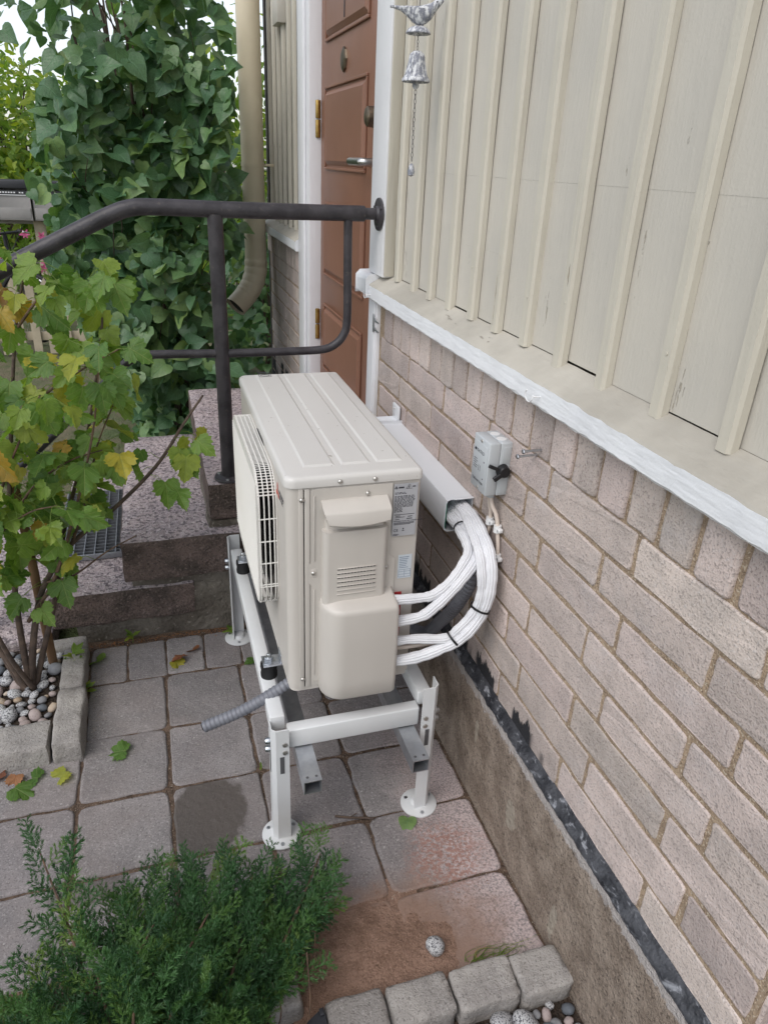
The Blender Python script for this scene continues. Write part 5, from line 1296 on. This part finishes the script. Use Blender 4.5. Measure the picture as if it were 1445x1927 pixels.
def bush(name, label, c, rx, ry, z0, z1, n, smin, smax, group=None, T=ET, Ms=EM, mat='hedge_leaf'):
    b = thing(name, label, 'bush', (c[0], c[1], G), group)
    for k in range(7):
        a = U(0, 6.28); tube('stem', [(c[0]+U(-.2, .2), c[1]+U(-.2, .2), G), (c[0]+.4*rx*math.cos(a), c[1]+.4*ry*math.sin(a), z0+(z1-z0)*.45), (c[0]+.7*rx*math.cos(a), c[1]+.7*ry*math.sin(a), z0+(z1-z0)*.85)], lambda t: .022*(1-.75*t), 'bark', b, 6, 4)
    X = []
    while len(X) < n:
        d = Vector((random.gauss(0, 1), random.gauss(0, 1), random.gauss(0, 1))).normalized(); r = random.random()**.4*(1+.22*mnoise.noise(d*2.3+Vector((c[0], c[1], 0))))
        p = Vector((c[0]+d.x*rx*r, c[1]+d.y*ry*r, (z0+z1)/2+d.z*(z1-z0)/2*r))
        if p.z < G: continue
        X.append((random.randrange(5), orient(p, (U(-1, 1), U(-1, .5), U(-1, .4)), (U(-.7, .7), U(-1, .4), U(.1, 1.2)), U(smin, smax))))
    leaves(b, T, Ms, X, mat, lambda q: q[1].translation.y, 120)
    return b
bush('background_bush', 'sunlit yellow green bush behind the letterboxes at far left', (-2.6, 10.2), 1.6, 1.0, -.5, 2.75, 3600, .09, .17, 'bushes behind the letterboxes')
bush('background_bush', 'bright green bush behind the letterboxes beside the lilac', (-.75, 10.6), 1.3, .9, -.5, 2.3, 2200, .09, .16, 'bushes behind the letterboxes')
bush('background_bush', 'rounded yellow green bush directly above the letterboxes', (-1.75, 9.3), 1.0, .7, -.5, 2.35, 2400, .09, .16, 'bushes behind the letterboxes')
bush('background_bush', 'dark bush behind the downpipe and lilac', (1.0, 7.6), 1.2, .8, -.5, 2.7, 2200, .10, .18, 'bushes behind the letterboxes')
bush('background_bush', 'tall loose bush with pink blossom rising at the top left', (-3.6, 13.0), 1.8, 1.2, .0, 3.2, 1600, .12, .22, 'bushes behind the letterboxes')
bush('corner_shrub', 'dark green shrub between the downpipe outlet and the house corner', (.78, 5.0), .55, .45, -.5, 1.0, 900, .06, .12, None, HT[:5], HM[:5], 'lilac_leaf')
fl = thing('flower_plant', 'pink flowering plant under the letterboxes', 'flowers', (-1.75, 7.1, G))
PMh = [leaf_mesh('petals', leaf_template('oval', 150+i, .2, .5), 'flower_pink') for i in range(3)]
for k in range(10):
    b = Vector((-1.9+U(0, .75), 7.1+U(-.15, .15), G)); t_ = b+Vector((U(-.1, .1), U(-.1, .1), U(.55, .98))); tube('flower_stem', [b, t_], .004, 'hedge_leaf', fl, 5, 0)
    for q in range(4): put_leaf(OM[q % 3], orient(b.lerp(t_, U(.3, .9)), (U(-1, 1), U(-1, .5), U(-.3, .6)), (0, -.4, 1), U(.08, .13)), fl)
    for q in range(6):
        a = q*1.05; put_leaf(PMh[q % 3], orient(t_, (math.cos(a), -.4, math.sin(a)), (0, -1, .3), U(.04, .06)), fl, 'petal')

# ------------------------------------------------------------------ grit and crumbs in the joints
simple('grit', (.45, .39, .32), (.12, .075, .05), 60., .95)
V = []; F = []
def crumb(x, y, z, r):
    n = len(V); a = U(0, 6.28)
    for k in range(3): V.append((x+r*math.cos(a+k*2.1), y+r*math.sin(a+k*2.1), z))
    V.append((x+r*U(-.3, .3), y+r*U(-.3, .3), z+r*U(.6, 1.2))); F.extend([(n, n+1, n+3), (n+1, n+2, n+3), (n+2, n, n+3)])
for k in range(2600):
    w = random.random(); r = U(.0008, .0026)
    if w < .36: x, y = random.choice(XS[7:])+random.gauss(0, .007), U(-.5, 1.0)
    elif w < .66: x, y = U(-.7, .54), random.choice(YS[7:])+random.gauss(0, .007)
    elif w < .80: x, y = U(-.62, .5), 1.02-abs(random.gauss(0, .03))
    elif w < .90: x, y = -.60+abs(random.gauss(0, .03)), U(.38, 1.0)
    else: x, y = U(-.7, .54), U(-.5, 1.0)
    if (x < -.61 and y > .39) or (x < -.08 and y < -.33): continue
    crumb(x, y, G+.0005 if w > .66 else G-.003, r)
gt_ = link('grit', mesh('grit', V, F), 'grit'); gt_['kind'] = 'stuff'; tag(gt_, 'sand grains and crumbs scattered along the paving joints', 'grit')

V = []; F = []
for k in range(2600):
    x, y = .15+random.gauss(0, .13), -.46+random.gauss(0, .07)
    if x < -.06 or y < -.56 or x > .54: continue
    crumb(x, y, max(G, sandz(x, y))-.0005, U(.0008, .0035))
gr_ = link('sand_crumbs', mesh('sand_crumbs', V, F), 'red_sand'); gr_['kind'] = 'stuff'; tag(gr_, 'crumbs of red sand on and round the sand drift', 'sand')

V = []; F = []
for k in range(700):
    x = U(-.62, .45); y = 1.025-abs(random.gauss(0, .016)); crumb(x, y, G+.0005, U(.001, .004))
ll = link('leaf_litter', mesh('leaf_litter', V, F), 'dry_leaf'); ll['kind'] = 'stuff'; tag(ll, 'reddish brown litter along the foot of the stairs', 'litter')
